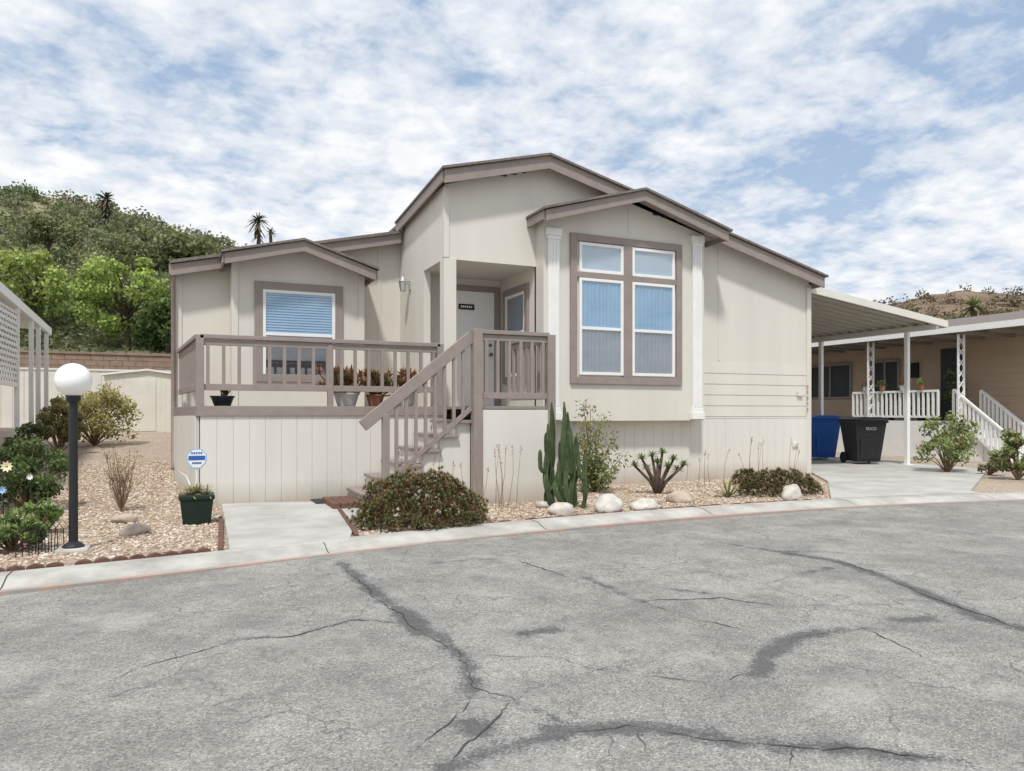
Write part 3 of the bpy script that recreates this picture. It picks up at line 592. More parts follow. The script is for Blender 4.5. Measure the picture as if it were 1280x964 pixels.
def nwin(a0,a1,z0,z1):
    mb=MB(); wd=.07
    wb(mb,TN,a0,a0+wd,0,.05,z0,z1); wb(mb,TN,a1-wd,a1,0,.05,z0,z1); wb(mb,TN,a0+wd,a1-wd,0,.05,z1-wd,z1); wb(mb,TN,a0+wd,a1-wd,0,.05,z0,z0+wd); wb(mb,TN,(a0+a1)/2-.03,(a0+a1)/2+.03,0,.048,z0+wd,z1-wd)
    o=mb.build('window','taupe',nb_); mb=MB(); wb(mb,TN,a0+wd,a1-wd,.005,.012,z0+wd,z1-wd); mb.build('pane','night',o)
nwin(PX(1066,460,20.5)[1],PX(1014,460,20.5)[1],1.7,2.9); nwin(PX(1126,460,20.5)[1],PX(1090,460,20.5)[1],1.75,2.9)
a0,a1=PX(1207,470,20.5)[1],PX(1178,470,20.5)[1]; mb=MB(); wb(mb,TN,a0,a1,.0,.05,1.0,3.1); mb.build('door','night',nb_)
mb=MB(); wb(mb,TN,PX(1150,470,20.5)[1],PX(1140,470,20.5)[1],0,.06,2.3,2.75); mb.build('wall_lamp','dark',nb_)
np_=thing('neighbour_porch','white porch deck with picket railing and stair beside the tan house','porch',(18.6,14,0))
yA,yB_=PX(1172,500,18.5)[1],PX(1066,500,18.5)[1]
mb=MB(); mb.box(18.5,20.46,yA,yB_+4,-.05,1.0); mb.build('deck','white',np_)
def nrail(p,q):
    mb=MB(); mb.bar(p,q,.07,.06); mb.bar((p[0],p[1],p[2]-.7),(q[0],q[1],q[2]-.7),.05,.06); mb.build('rail','white',np_)
    n=int(math.dist(p,q)/.14)
    for i in range(n+1):
        t_=i/n; c=[p[j]+(q[j]-p[j])*t_ for j in range(3)]; mb=MB(); mb.box(c[0]-.025,c[0]+.025,c[1]-.025,c[1]+.025,c[2]-.68,c[2]); mb.build('picket','white',np_)
nrail((18.52,yA,1.82),(18.52,yB_,1.82))
s1=PX(1192,487,18.5); nrail((18.5,s1[1],1.83),(18.3,11.5,.75)); nrail((19.6,s1[1],1.83),(19.4,11.5,.75))
mb=MB()
for i in range(5): mb.box(18.45,19.55,11.6+i*.25,11.86+i*.25,0,.2*(i+1)-.02)
mb.build('stair','white',np_)
for px in (1090,1203):
    p=PX(px,450,18.5); mb=MB(); q=.11
    for sx,sy_ in ((-1,0),(1,0)): mb.box(18.45+sx*q-.02,18.45+sx*q+.02,p[1]-.02,p[1]+.02,.95,3.3)
    z=1.0
    while z<3.2:
        mb.tube([(18.45-q,p[1],z),(18.45-.03,p[1],z+.1),(18.45+q,p[1],z+.25)],.012,6); mb.tube([(18.45+q,p[1],z),(18.45+.03,p[1],z+.1),(18.45-q,p[1],z+.25)],.012,6); z+=.28
    o=mb.build('awning_post','white'); tag(o,'white scrolled awning post left of the tan house stair' if px<1100 else 'white scrolled awning post next to the tan house stair','post')
for i,px in enumerate((1082,1103,1128,1152)):
    p=PX(px,484,18.5); r=thing('flower_pot',['small flower pot on the white railing, leftmost','small flower pot on the white railing, second from left','small flower pot on the white railing, third from left','small flower pot on the white railing, rightmost'][i],'flower pot',(18.5,p[1],1.85)); mb=MB(); mb.lathe((18.5,p[1],1.85),[(.06,0),(.09,.14),(.1,.15)],10); mb.build('pot','pot_terra' if i%2 else 'pot_white',r)
    pp,cc=crown_pts([(18.5,p[1],2.05,.14)],40,(.06,.10,.03),[(.3,.12,.10),(.2,.26,.09)][i%2]); leaves('plant',pp,.05,cc,r)
for i,(yy_,hh_) in enumerate(((yA+.5,1.1),(yA+2.6,.8),(yA+1.5,.55))):
    r=thing('porch_plant',['tall leafy plant in a dark pot on the neighbour porch near the door','shorter leafy plant in a dark pot farther back on the neighbour porch','low leafy plant between the other two on the neighbour porch'][i],'potted plant',(19.9,yy_,1.0)); mb=MB(); mb.lathe((19.9,yy_,1.0),[(.13,0),(.19,.3),(.2,.32)],12); mb.build('pot','black_plastic',r)
    pp,cc=crown_pts([(19.9+R(-.15,.15),yy_+R(-.15,.15),1.3+hh_*R(.1,.9),.22) for _ in range(9)],40,(.03,.05,.02),(.14,.20,.07)); leaves('foliage',pp,.06,cc,r)
# ------------------------------------------------------------------ left neighbour
lc=thing('neighbour_carport','white lattice sided awning on slim posts at the left edge','carport',(-3,14,0))
XN=-2.75; a=PX(-40,330,XN); b_=PX(62,415,XN)
mb=MB(); mb.bar((XN,a[1]-1.5,a[2]+.12),(XN,b_[1],b_[2]),.08,.16); mb.build('fascia','white',lc)
mb=MB(); mb.slab([(XN-3,a[1]-1.5,a[2]+.3),(XN,a[1]-1.5,a[2]+.2),(XN,b_[1],b_[2]+.09),(XN-3,b_[1],b_[2]+.2)],.05); mb.build('roof_panel','white',lc)
for px in (20,38,47,57):
    p=PX(px,450,XN-.02); mb=MB(); mb.box(XN-.045,XN+.03,p[1]-.035,p[1]+.035,.2,PX(px,352+px*1.06,XN)[2]-.06); mb.build('post','white',lc)
ya,yb2=PX(-60,400,XN)[1],PX(21,400,XN)[1]; mb=MB(); k=ya-3
while k<yb2:
    for sg in (1,-1):
        e=min(1.3,yb2-k); p0=(XN,k,1.75 if sg>0 else 3.05); p1=(XN,k+e,1.75+e if sg>0 else 3.05-e)
        mb.bar(p0,p1,.012,.05)
    k+=.2
mb.box(XN-.02,XN+.02,ya-3,yb2,1.70,1.78)
mb.build('lattice_panel','white',lc)
ln=thing('neighbour_house','white sided house behind the lattice awning at far left','house',(-6,18,0))
mb=MB(); z=.4
while z<3:
    mb.hexa([(-6,13,z),(-4.6,13,z),(-4.6,24,z),(-6,24,z)],[(-6,13,z+.2),(-4.62,13,z+.2),(-4.62,24,z+.2),(-6,24,z+.2)]); z+=.2
mb.build('wall','white',ln); mb=MB(); mb.slab([(-9,12.7,3.6),(-4.4,12.7,3.1),(-4.4,24.4,3.1),(-9,24.4,3.6)],.1); mb.build('roof','shingle',ln)
mb=MB(); mb.box(-4.6,-4.57,17,18.2,1.6,2.7); mb.build('window','night',ln)
sp_=PD(174,537,21); shx0=PD(132,537,21)[0]; shx1=PD(216,537,21)[0]; shy=sp_[1]
sh_=thing('garden_shed','small plain off white storage shed behind the gravel path','shed',(sp_[0],shy,sp_[2]))
zs0,zs1=.6,PD(174,468,21)[2]
mb=MB(); k=shx0
while k<shx1+.3: mb.box(k,k+.117,shy,shy+.03,zs0,zs1); k+=.12
mb.prism([(shx0,zs0),(shx1+.4,zs0),(shx1+.4,zs1),((shx0+shx1)/2+.2,zs1+.12),(shx0,zs1)],shy+.02,shy+2); mb.build('wall','shed_white',sh_)
mb=MB(); xm=(shx0+shx1)/2+.2
mb.slab([(shx0-.08,shy-.08,zs1+.0),(xm,shy-.08,zs1+.16),(xm,shy+2.1,zs1+.16),(shx0-.08,shy+2.1,zs1)],.05); mb.slab([(xm,shy-.08,zs1+.16),(shx1+.5,shy-.08,zs1),(shx1+.5,shy+2.1,zs1),(xm,shy+2.1,zs1+.16)],.05); mb.build('roof','white',sh_)
mb=MB(); mb.box(shx0+.5,shx0+1.3,shy-.012,shy-.002,zs0+.1,zs1-.15); mb.build('door','shed_white',sh_,bevel=.003)
mb=MB(); zb2=PY(140,449,30)[2]; row=0; z=.5
while z<zb2:
    x=-14-(.2 if row%2 else 0)
    while x<9: mb.box(x,x+.39,30,30.2,z,z+.19); x+=.4
    z+=.2; row+=1
mb.box(-14,9,29.96,30.24,z,z+.08); tag(mb.build('block_wall','blockwall'),'long tan brown block wall at the foot of the green hill','wall')
fz=PY(90,463,27)[2]; mb=MB(); x=-12.
while x<4: mb.box(x,x+.29,27,27.03,.5,fz); x+=.3
mb.box(-12,4,26.97,27.06,fz,fz+.06); tag(mb.build('board_fence','cream'),'low cream board fence running behind the shed below the block wall','fence')
# ------------------------------------------------------------------ hills
def hill(name,m,cols,rows,ridge,yb,d0,d1,amp):
    V=[]
    for t_ in rows:
        for x in cols:
            r=ridge(x); p=PD(x,yb+(r-yb)*(t_**.85),d0+(d1-d0)*t_); a=amp*min(1,t_*3)
            V.append((p[0],p[1],p[2]+a*(mnoise.noise(Vector((p[0]*.05,p[1]*.05,0)))*.8+.3*mnoise.noise(Vector((p[0]*.2,p[1]*.2,3))))))
    for x in cols: p=PD(x,ridge(x)+60,d1*1.3); V.append(p)
    n=len(cols); k=len(rows)+1
    me=bpy.data.meshes.new(name); me.from_pydata(V,[],[(i*n+j,i*n+j+1,(i+1)*n+j+1,(i+1)*n+j) for i in range(k-1) for j in range(n-1)]); me.polygons.foreach_set('use_smooth',[True]*len(me.polygons))
    me.materials.append(M[m]); o=bpy.data.objects.new(name,me); COL.objects.link(o); struct(o); return np.array(V).reshape(k,n,3)
rl=lambda x:float(np.interp(x,[-500,-100,0,60,130,200,290,350,480,620],[236,226,233,246,258,278,308,330,425,472]))
HL=hill('hill','hill_green',np.arange(-500,620,14),np.linspace(0,1,40),rl,452,27.5,120,1.2)
rh=lambda x:float(np.interp(x,[900,1000,1110,1150,1200,1250,1300,1500,1800],[440,410,380,368,364,367,369,350,400]))
HR=hill('hill','hill_brown',np.arange(900,1800,14),np.linspace(0,1,20),rh,440,90,220,3)
def scrub(name,A,n,tlo,thi,jlo,jhi,r,per,label,pals,ls):
    P_=[];C_=[];S_=[]
    for _ in range(n):
        i=int(R(tlo,thi)*(A.shape[0]-2)); j=int(R(jlo,jhi)*(A.shape[1]-1)); p=A[i,j]+np.array([R(-1.5,1.5),R(-1.5,1.5),0]); rr_=R(*r)*(.5+.7*i/A.shape[0])
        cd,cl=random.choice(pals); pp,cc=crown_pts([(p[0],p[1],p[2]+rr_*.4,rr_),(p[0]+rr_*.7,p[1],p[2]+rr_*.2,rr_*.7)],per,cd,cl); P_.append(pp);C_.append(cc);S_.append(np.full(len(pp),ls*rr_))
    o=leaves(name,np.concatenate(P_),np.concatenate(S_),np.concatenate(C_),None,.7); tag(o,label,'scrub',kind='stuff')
pg=[((.10,.12,.05),(.22,.255,.11)),((.11,.115,.06),(.25,.25,.13)),((.09,.11,.05),(.19,.23,.10)),((.14,.135,.08),(.31,.29,.18)),((.07,.09,.045),(.15,.19,.09))]
scrub('hillside_scrub',HL,1250,.12,1,.34,.78,(.7,1.6),38,'dense green scrub covering the left hillside',pg,.17)
scrub('hillside_scrub',HR,420,.1,1,.1,.6,(1.3,2.5),26,'brown green scrub spread over the right hillside',[((.07,.07,.04),(.17,.16,.085)),((.10,.07,.045),(.22,.15,.10)),((.08,.07,.045),(.20,.17,.10))],.17)
P_=[];C_=[]
for _ in range(420):
    x=R(-40,300); y=R(395,447); d=30.3+(447-y)*.16; p=PD(x,y+6,d); cd,cl=random.choice(pg[:3]); pp,cc=crown_pts([(p[0],p[1],p[2],R(.4,.8))],45,cd,cl); P_.append(pp);C_.append(cc)
tag(leaves('ground_cover',np.concatenate(P_),.12,np.concatenate(C_)*.7),'dark ivy bank spreading above the block wall','ground cover',kind='stuff')
def tree(label,base,h,clumps,per,cd,cl,ls,tr=.14,group=None):
    r=thing('tree',label,'tree',base,group); mb=MB(); b=Vector(base); top=b+Vector((R(-.2,.2),0,h))
    mid=b+(top-b)*.5+Vector((R(-.15,.15),R(-.15,.15),0)); mb.tube([b-Vector((0,0,.3)),mid,top],[tr,tr*.8,tr*.55],8)
    for c in clumps[::2]:
        q=Vector(c[:3]); mb.tube([mid+(top-mid)*R(.2,1),(top+q)/2+Vector((R(-.2,.2),R(-.2,.2),.1)),q],[tr*.5,tr*.3,tr*.1],6)
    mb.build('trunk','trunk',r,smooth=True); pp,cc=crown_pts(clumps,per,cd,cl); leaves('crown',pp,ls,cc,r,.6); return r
def cl_px(cx,cy,w,h,d,n,r):
    out=[]
    for _ in range(n):
        a=R(0,6.28); q=R(0,1)**.5; x=cx+w*q*math.cos(a); y=cy+h*q*math.sin(a); p=PD(x,y,d+R(-1.2,1.2)); out.append((*p,R(*r)))
    return out
tb=PD(162,447,31.5); tree('bright green leafy tree with a bare trunk right above the block wall',(tb[0],tb[1],tb[2]-.4),2.6,cl_px(152,370,56,48,31.5,40,(.3,.7)),115,(.12,.17,.035),(.44,.55,.15),.10,.13)
tb=PD(40,420,36); tree('light green round tree at the left edge behind the lattice awning',(tb[0],tb[1],tb[2]-.5),2.2,cl_px(35,352,55,38,36,32,(.4,.85)),110,(.12,.165,.035),(.42,.51,.14),.115,.14)
tb=PD(205,445,30.8); tree('dark green tree crowding the left corner of the house',(tb[0],tb[1],tb[2]-.4),1.6,cl_px(205,410,22,34,30.8,16,(.5,.8)),130,(.035,.06,.02),(.16,.23,.06),.13,.12)
tb=PD(95,430,40); tree('dull green spreading tree midway between the two bright trees',(tb[0],tb[1],tb[2]-.5),2,cl_px(95,388,40,28,40,18,(.7,1.1)),120,(.07,.105,.03),(.26,.33,.10),.16,.15)
for i,(cx,cy,w_,h_,d_,lab) in enumerate(((180,310,50,22,62,'olive tree clump high on the slope above the bright trees'),(60,290,40,18,75,'dark tree clump on the upper slope below the left palm'),(235,318,35,16,60,'grey green tree on the slope behind the left roof'))):
    tb=PD(cx,cy+30,d_); tree(lab,(tb[0],tb[1],tb[2]-1),2.5,cl_px(cx,cy,w_,h_,d_,20,(.8,1.5)),90,(.08,.095,.045),(.25,.275,.12),.22,.2)
def palm(label,px,py,d,fr,pxbase,n=46,skirt=0,col=(.06,.07,.035)):
    c=Vector(PD(px,py,d)); bz=PD(px,pxbase,d)[2]; r=thing('palm_tree',label,'palm tree',(c.x,c.y,bz)); mb=MB(); mb.tube([(c.x,c.y,bz-1),(c.x+.1,c.y,(bz+c.z)/2),(c.x,c.y,c.z)],[.3,.26,.24],8); mb.build('trunk','trunk',r,smooth=True)
    lf=LF()
    for i in range(n):
        a=R(0,6.28); el=R(-.7,1.4); dv_=(math.cos(a)*math.cos(el),math.sin(a)*math.cos(el),math.sin(el)); cc=col if el>-.2 else (.11,.09,.055)
        lf.blade(c,dv_,fr*R(.6,1.1),fr*.07,.35,cc,[k*1.4 for k in cc],5)
    for i in range(skirt):
        a=R(0,6.28); z=R(.2,3.2); lf.blade(c-Vector((0,0,z)),(math.cos(a),math.sin(a),-.8),fr*R(.45,.8),fr*.09,.3,(.10,.085,.06),(.16,.14,.10),4)
    lf.build('crown',r)
palm('shaggy palm with a dead leaf skirt standing on the left hill crest',133,249,104,1.9,300,60,80); palm('small dark palm on the crest right of the hill',323,276,112,2.1,330,54,26); palm('second smaller palm beside the dark crest palm',338,290,114,1.3,325,34)
palm('pale green palm top beyond the right house roof',1217,384,60,1.5,440,70,0,(.16,.20,.08))
# ------------------------------------------------------------------ street lamp
g=G(82,690); lp=thing('lamp_post','black garden lamp post with a round white globe in the gravel bed','lamp post',(g[0],g[1],0))
lx,ly=g[0]+.06,g[1]; mb=MB(); mb.lathe((lx,ly,0),[(.09,0),(.09,.05),(.07,.07),(.038,.09),(.036,1.33),(.05,1.34),(.06,1.36),(.06,1.40),(.045,1.41)],18); mb.build('pole','black_plastic',lp)
zc_=1.25+40/920*6.57; gr=.15; mb=MB(); mb.lathe((lx,ly,zc_),[(gr*math.sin(t_),-gr*math.cos(t_)) for t_ in np.linspace(.25,3.13,22)],32); mb.build('globe','globe',lp,smooth=True)
mb=MB(); mb.box(lx-.13,lx+.13,ly-.13,ly+.13,-.05,.04); mb.build('footing','concrete',lp,bevel=.02)
def edging(label,pts,wd=.17,hh=.088):
    r=thing('garden_edging',label,'edging',(pts[0][0],pts[0][1],0))
    for (a,b_) in zip(pts[:-1],pts[1:]):
        A=Vector(a+(0,));B=Vector(b_+(0,)); d=(B-A); n=max(1,int(d.length/wd)); d.normalize(); nr=Vector((-d.y,d.x,0))
        for i in range(n):
            c=A+d*(i+.5)*wd; mb=MB(); vs=[]
            pr=[(-wd*.48,-.03),(wd*.48,-.03),(wd*.48,hh*.6),(wd*.3,hh*.85),(0,hh+R(-.005,.005)),(-wd*.3,hh*.85),(-wd*.48,hh*.6)]
            for s_ in (-.022,.022):
                for u,z in pr: q=c+d*u+nr*s_; vs.append((q.x,q.y,z))
            mb.add(vs,[list(range(7)),list(range(13,6,-1))]+[(j,(j+1)%7,7+(j+1)%7,7+j) for j in range(7)]); mb.build('edging_brick','brick',r,bevel=.006)
def kl(x,off): return (x,float(cb(x))+off)
exl=[kl(x,.50) for x in np.linspace(-1.9,G(283,690)[0]-.05,3)]
edging('scalloped red brick edging along the front of the left gravel bed',exl+[G(276,650)[:2]],.13,.06)
exr=[G(424,640)[:2],G(446,672)[:2]]
edging('short red brick edging between the path and the rounded shrub',exr,.14,.06)
edging('low worn brick edging along the front of the right gravel bed',[kl(x,.51) for x in np.linspace(2.0,G(1085,634)[0],5)],.2,.036)
def rock(label,px,py,wpx,m,flat=.62):
    g=G(px,py); d=(H)*F/(py-HY); r_=wpx/2*d/F; bm=bmesh.new(); bmesh.ops.create_icosphere(bm,subdivisions=3,radius=1); sd=R(0,50)
    for v in bm.verts:
        k=1+.35*mnoise.noise(v.co*1.1+Vector((sd,0,0)))+.12*mnoise.noise(v.co*3+Vector((0,sd,0))); v.co=Vector((v.co.x*r_*k,v.co.y*r_*.8*k,v.co.z*r_*flat*k+r_*flat*.45))
        v.co+=Vector((g[0],g[1]+r_*.5,0))
    me=bpy.data.meshes.new('rock'); bm.to_mesh(me); bm.free(); me.polygons.foreach_set('use_smooth',[True]*len(me.polygons)); me.materials.append(M[m]); o=bpy.data.objects.new('rock',me); COL.objects.link(o); tag(o,label,'rock')
rock('small grey rock left of the cactus foot',684,636,22,'rock'); rock('pale rounded rock in front of the cactus',705,644,34,'rock'); rock('largest pale boulder right of the cactus',766,641,38,'rock',.75); rock('pale flat rock between boulder and branching succulent',810,638,34,'rock')
rock('brown rock right of the branching succulent',856,629,34,'rock_tan'); rock('pale upright rock beside the low reddish shrub',994,625,28,'rock',.9); rock('tan flat rock nearer the lamp post in left bed',168,669,34,'rock_tan',.5); rock('pale tan rock behind the other in left bed',154,655,30,'rock_tan',.5)
# ------------------------------------------------------------------ plants
def dome(name,label,cat,c,rx,ry,h,n,L_,W,pal,per=8):
    r=thing(name,label,cat,c); lf=LF(); c=Vector(c)
    for i in range(n):
        a=R(0,6.28); e=math.asin(R(0,1)); rad=R(.7,1.02)*(1+.16*mnoise.noise(Vector((math.cos(a)*2,math.sin(a)*2,e*2)))); d=Vector((math.cos(a)*math.cos(e)*rx,math.sin(a)*math.cos(e)*ry,math.sin(e)*h)); p=c+d*rad+Vector((0,0,.03))
        c0,c1=random.choice(pal); lf.rosette(p,per,L_,W,c0,c1,axis=d.normalized()+Vector((0,0,.35)),lo=.1,hi=1.2,curl=.0,seg=2)
    lf.build('foliage',r); mb=MB()
    for i in range(16):
        a=R(0,6.28); q=R(.3,.8); mb.tube([c,c+Vector((math.cos(a)*rx*q*.5,math.sin(a)*ry*q*.5,h*.45)),c+Vector((math.cos(a)*rx*q,math.sin(a)*ry*q,h*R(.5,.8)))],[.025,.018,.008],6)
    mb.build('stems','stalk',r,smooth=True); return r
c=G(527,655); dome('succulent_shrub','large rounded succulent shrub with rusty leaf tips in front of the porch stair','shrub',(c[0],c[1],0),.76,.63,.54,2000,.055,.009,[((.15,.13,.065),(.40,.25,.14)),((.15,.145,.065),(.33,.28,.13)),((.14,.115,.06),(.43,.22,.13)),((.13,.145,.06),(.28,.29,.12)),((.12,.14,.055),(.25,.28,.11))],9)
c=G(975,618); dome('succulent_shrub','low dark olive and reddish ground shrub near the driveway','shrub',(c[0],c[1],0),.78,.42,.34,620,.065,.010,[((.11,.11,.055),(.30,.23,.125)),((.11,.13,.055),(.27,.28,.12)),((.10,.10,.05),(.33,.20,.12))],8)
c=G(933,606); dome('succulent_shrub','small dark clump at the left end of the low reddish shrub','shrub',(c[0],c[1],0),.26,.2,.22,110,.07,.012,[((.12,.12,.06),(.31,.25,.13))],8)
# cactus
c=G(708,636); cz=(H)*F/(636-HY); r=thing('cactus','tall clump of green columnar cactus at the right corner of the porch landing','cactus',(c[0],c[1],0))
ccl=[(687,682,550,.038,0),(693,691,530,.035,.12),(699,700,503,.036,.22),(706,708,510,.038,.05),(712,712,536,.035,-.06),(719,722,546,.035,.06),(726,730,566,.032,-.05),(703,702,560,.034,-.14),(710,719,502,.033,.25),(698,688,588,.032,-.12),(716,727,526,.031,.3),(690,686,573,.03,.1),(702,705,518,.033,.32),(714,716,515,.031,.15),(722,734,545,.03,.2)]
for bx,tx,ty,rr_,yo in ccl:
    b0=Vector(PD(bx,632,cz)); b0.z=-.02; tp=Vector(PD(tx,ty,cz)); pts=[]; ph=R(0,6)
    for i in range(12):
        t_=i/11; x=b0.x+(tp.x-b0.x)*min(1,t_*1.8)+.022*math.sin(t_*8+ph); y=b0.y+yo+.022*math.cos(t_*7+ph); pts.append((x,y,b0.z+(tp.z-b0.z)*t_))
    mb=MB(); mb.tube(pts,[rr_*R(.85,1.1)*(1 if i<9 else (.95,.8,.3)[i-9]) for i in range(12)],14,ribs=1); mb.build('cactus_column','cactus',r)
    if R(0,1)<.8:
        sg=random.choice((-1,1)); q=Vector(pts[random.choice((4,5,6))]); h=R(.14,.3); ra=rr_*.75; dyy=R(-.06,.06); mb=MB()
        mb.tube([q,q+Vector((sg*.05,dyy,.01)),q+Vector((sg*.08,dyy,.06)),q+Vector((sg*.085,dyy,.06+h*.5)),q+Vector((sg*.085,dyy,.06+h*.85)),q+Vector((sg*.085,dyy,.06+h))],[ra*.7,ra,ra,ra,ra*.85,ra*.3],12,ribs=1); mb.build('cactus_arm','cactus',r)
# upright shrub behind cactus
c=G(742,616); r=thing('leafy_shrub','upright shrub with small leaves between cactus and window wall','shrub',(c[0],c[1],0)); mb=MB(); cl_=[]; dz=H*F/(616-HY)
for tx,ty in ((729,506),(738,510),(752,522),(768,543),(728,533),(777,572),(746,538),(741,554),(762,564),(731,568),(722,546),(766,590),(750,585),(734,590),(743,575),(758,598),(724,580),(728,605)):
    tp=PD(tx,ty,dz+R(-.25,.2)); mb.tube([(c[0],c[1],0),((c[0]*.6+tp[0]*.4),c[1],tp[2]*.45),tp],[.018,.012,.005],6); 
    for k in range(4): q=.45+.18*k; cl_.append((c[0]*(1-q)+tp[0]*q+R(-.05,.05),c[1]*(1-q)+tp[1]*q,tp[2]*q*.98,R(.10,.17)))
mb.build('stems','stalk',r,smooth=True); pp,cc=crown_pts(cl_,36,(.085,.115,.035),(.34,.38,.14)); leaves('foliage',pp,.03,cc,r,.4)
# branching succulent
c=G(822,618); r=thing('branching_succulent','green branching succulent with leafy rosettes growing in the gravel','succulent',(c[0],c[1],0)); mb=MB(); lf=LF(); dz=H*F/(618-HY)
for tx,ty in ((793,582),(802,573),(815,570),(828,566),(842,574),(855,581),(808,586),(835,583),(847,588),(822,578)):
    tp=Vector(PD(tx,ty,dz+R(-.2,.2))); mb.tube([(c[0]+R(-.03,.03),c[1],0),((c[0]*.7+tp.x*.3),c[1]*.6+tp.y*.4,tp.z*.45),tp],[.035,.026,.018],8)
    lf.rosette(tp,20,.115,.017,(.17,.24,.095),(.30,.39,.17),lo=.4,hi=1.75,curl=.05)
mb.build('stems','trunk',r,smooth=True); lf.build('foliage',r)
def rosette_plant(label,px,py,n,L_,W,c0,c1,cat='agave',name='agave',hi=1.35,curl=.15,z=0.):
    c=G(px,py,z); r=thing(name,label,cat,c); lf=LF(); lf.rosette(c,n,L_,W,c0,c1,lo=.1,hi=hi,curl=curl,seg=4); lf.build('foliage',r)
    mb=MB(); mb.lathe(c,[(.04,-.03),(.045,.02),(.02,.06)],8); mb.build('stem','stalk',r); return r
rosette_plant('yellow green spiky agave left of the low reddish shrub',910,622,22,.36,.02,(.18,.20,.07),(.42,.38,.16)); rosette_plant('small grey green agave behind the big rounded shrub',480,612,14,.2,.016,(.07,.11,.05),(.14,.18,.08))
def stalks(label,px,py,n,wpx,hpx,spread):
    c=G(px,py); d=H*F/(py-HY); r=thing('dry_flower_stalks',label,'flower stalks',c); mb=MB(); P_=[]
    for _ in range(n):
        b0=Vector((c[0]+R(-1,1)*wpx*d/F/2,c[1]+R(-.25,.25),0)); tp=b0+Vector((R(-1,1)*spread,R(-.1,.1),hpx*d/F*R(.6,1))); mid=(b0+tp)/2+Vector((R(-.05,.05),0,.03)); mb.tube([b0,mid,tp],[.004,.003,.002],5)
        for k in range(9): q=R(.65,1); P_.append(np.array(mid.lerp(tp,q))+np.array([R(-.018,.018),R(-.018,.018),0]))
    s=mb.build('stems','stalk',r); s['kind']='stuff'; b=leaves('buds',P_,.013,np.tile([.40,.20,.13],(len(P_),1)),r); b['kind']='stuff'
stalks('dry reddish flower stalks rising over the rounded shrub by the landing',612,636,9,70,85,.12); stalks('dry flower stalks standing before the stair side',550,640,8,80,80,.1); stalks('thin dry stalks left of the agave near the window wall',880,608,5,60,50,.1); stalks('thin dry stalks rising above the low reddish shrub',960,605,9,90,60,.1)
c=G(152,640); r=thing('dry_shrub','bare brown twiggy shrub in the left gravel bed','shrub',c); mb=MB(); cl_=[]
for _ in range(34):
    tp=Vector((c[0]+R(-.18,.18),c[1]+R(-.2,.2),R(.35,.9))); mid=Vector(c)*.5+tp*.5+Vector((R(-.06,.06),0,0)); mb.tube([c,mid,tp],[.006,.0035,.002],5); cl_.append((*tp,.08)); mb.tube([mid,mid+Vector((R(-.15,.15),R(-.1,.1),.2))],[.003,.002],5)
mb.build('stems','stalk',r); pp,cc=crown_pts(cl_,12,(.28,.18,.11),(.46,.33,.21)); leaves('foliage',pp,.018,cc,r,.35)
def bush(label,px,py,wpx,hpx,per,cd,cl,ls,n=14,cat='bush',name='bush',fl=None,dep=.8,d=None):
    if d is None: c=G(px,py); d=H*F/(py-HY)
    else: c=PD(px,520,d); c=(c[0],c[1],float(hz(np.array(c[0]),np.array(c[1]))))
    z=c[2]; rx=wpx/2*d/F; h=hpx*d/F; r=thing(name,label,cat,c); cl_=[]
    for _ in range(n):
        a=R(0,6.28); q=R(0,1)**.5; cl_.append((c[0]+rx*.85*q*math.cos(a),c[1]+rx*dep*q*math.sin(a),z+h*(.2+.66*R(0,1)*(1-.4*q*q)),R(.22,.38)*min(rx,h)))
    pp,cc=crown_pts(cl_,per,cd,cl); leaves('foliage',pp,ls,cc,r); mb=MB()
    for k in cl_: mb.tube([c,((c[0]+k[0])/2+R(-.03,.03),(c[1]+k[1])/2,z+(k[2]-z)*.55),k[:3]],[.016,.01,.004],5)
    mb.build('stems','stalk',r)
    if fl:
        P_=pp[rng.choice(len(pp),fl[0])]+rng.normal(0,.02,(fl[0],3)); f=leaves('flowers',np.repeat(P_,5,0)+rng.normal(0,.012,(fl[0]*5,3)),fl[2],np.tile(fl[1],(fl[0]*5,1)),r,.8); f['kind']='stuff'
    return r
bush('dark clipped green bush at left edge behind the lamp post',36,640,98,104,230,(.04,.06,.025),(.15,.21,.07),.024,30)
bush('low leafy green plant with pink flowers at the left corner bed',16,690,80,56,150,(.07,.10,.035),(.26,.34,.11),.022,18,fl=(16,(.60,.22,.32),.016))
bush('broad leaved green plant left of the lamp post',54,668,50,66,50,(.08,.13,.04),(.30,.42,.13),.04,10,fl=(10,(.78,.75,.6),.02))
bush('olive yellow bush growing beside the gravel path to the shed',118,0,98,90,150,(.18,.17,.055),(.54,.49,.19),.04,34,d=17)
bush('rusty leaved bush left of the olive yellow bush',74,0,52,84,150,(.11,.11,.045),(.38,.33,.14),.045,18,d=15)
bush('dark green bush tucked behind the left hand awning posts',38,0,70,66,150,(.05,.07,.03),(.18,.23,.085),.038,16,d=12.5)
bush('rose bush with red blooms before the neighbour stair',1184,592,76,90,70,(.10,.13,.045),(.36,.43,.16),.046,24,fl=(20,(.60,.14,.15),.028))
bush('green rose bush at the right edge of the frame',1272,600,56,70,80,(.08,.105,.04),(.30,.35,.13),.05,16,fl=(10,(.6,.2,.18),.03))
bush('small dry bush between the two rose bushes',1236,594,40,30,60,(.10,.10,.045),(.32,.28,.14),.04,8)
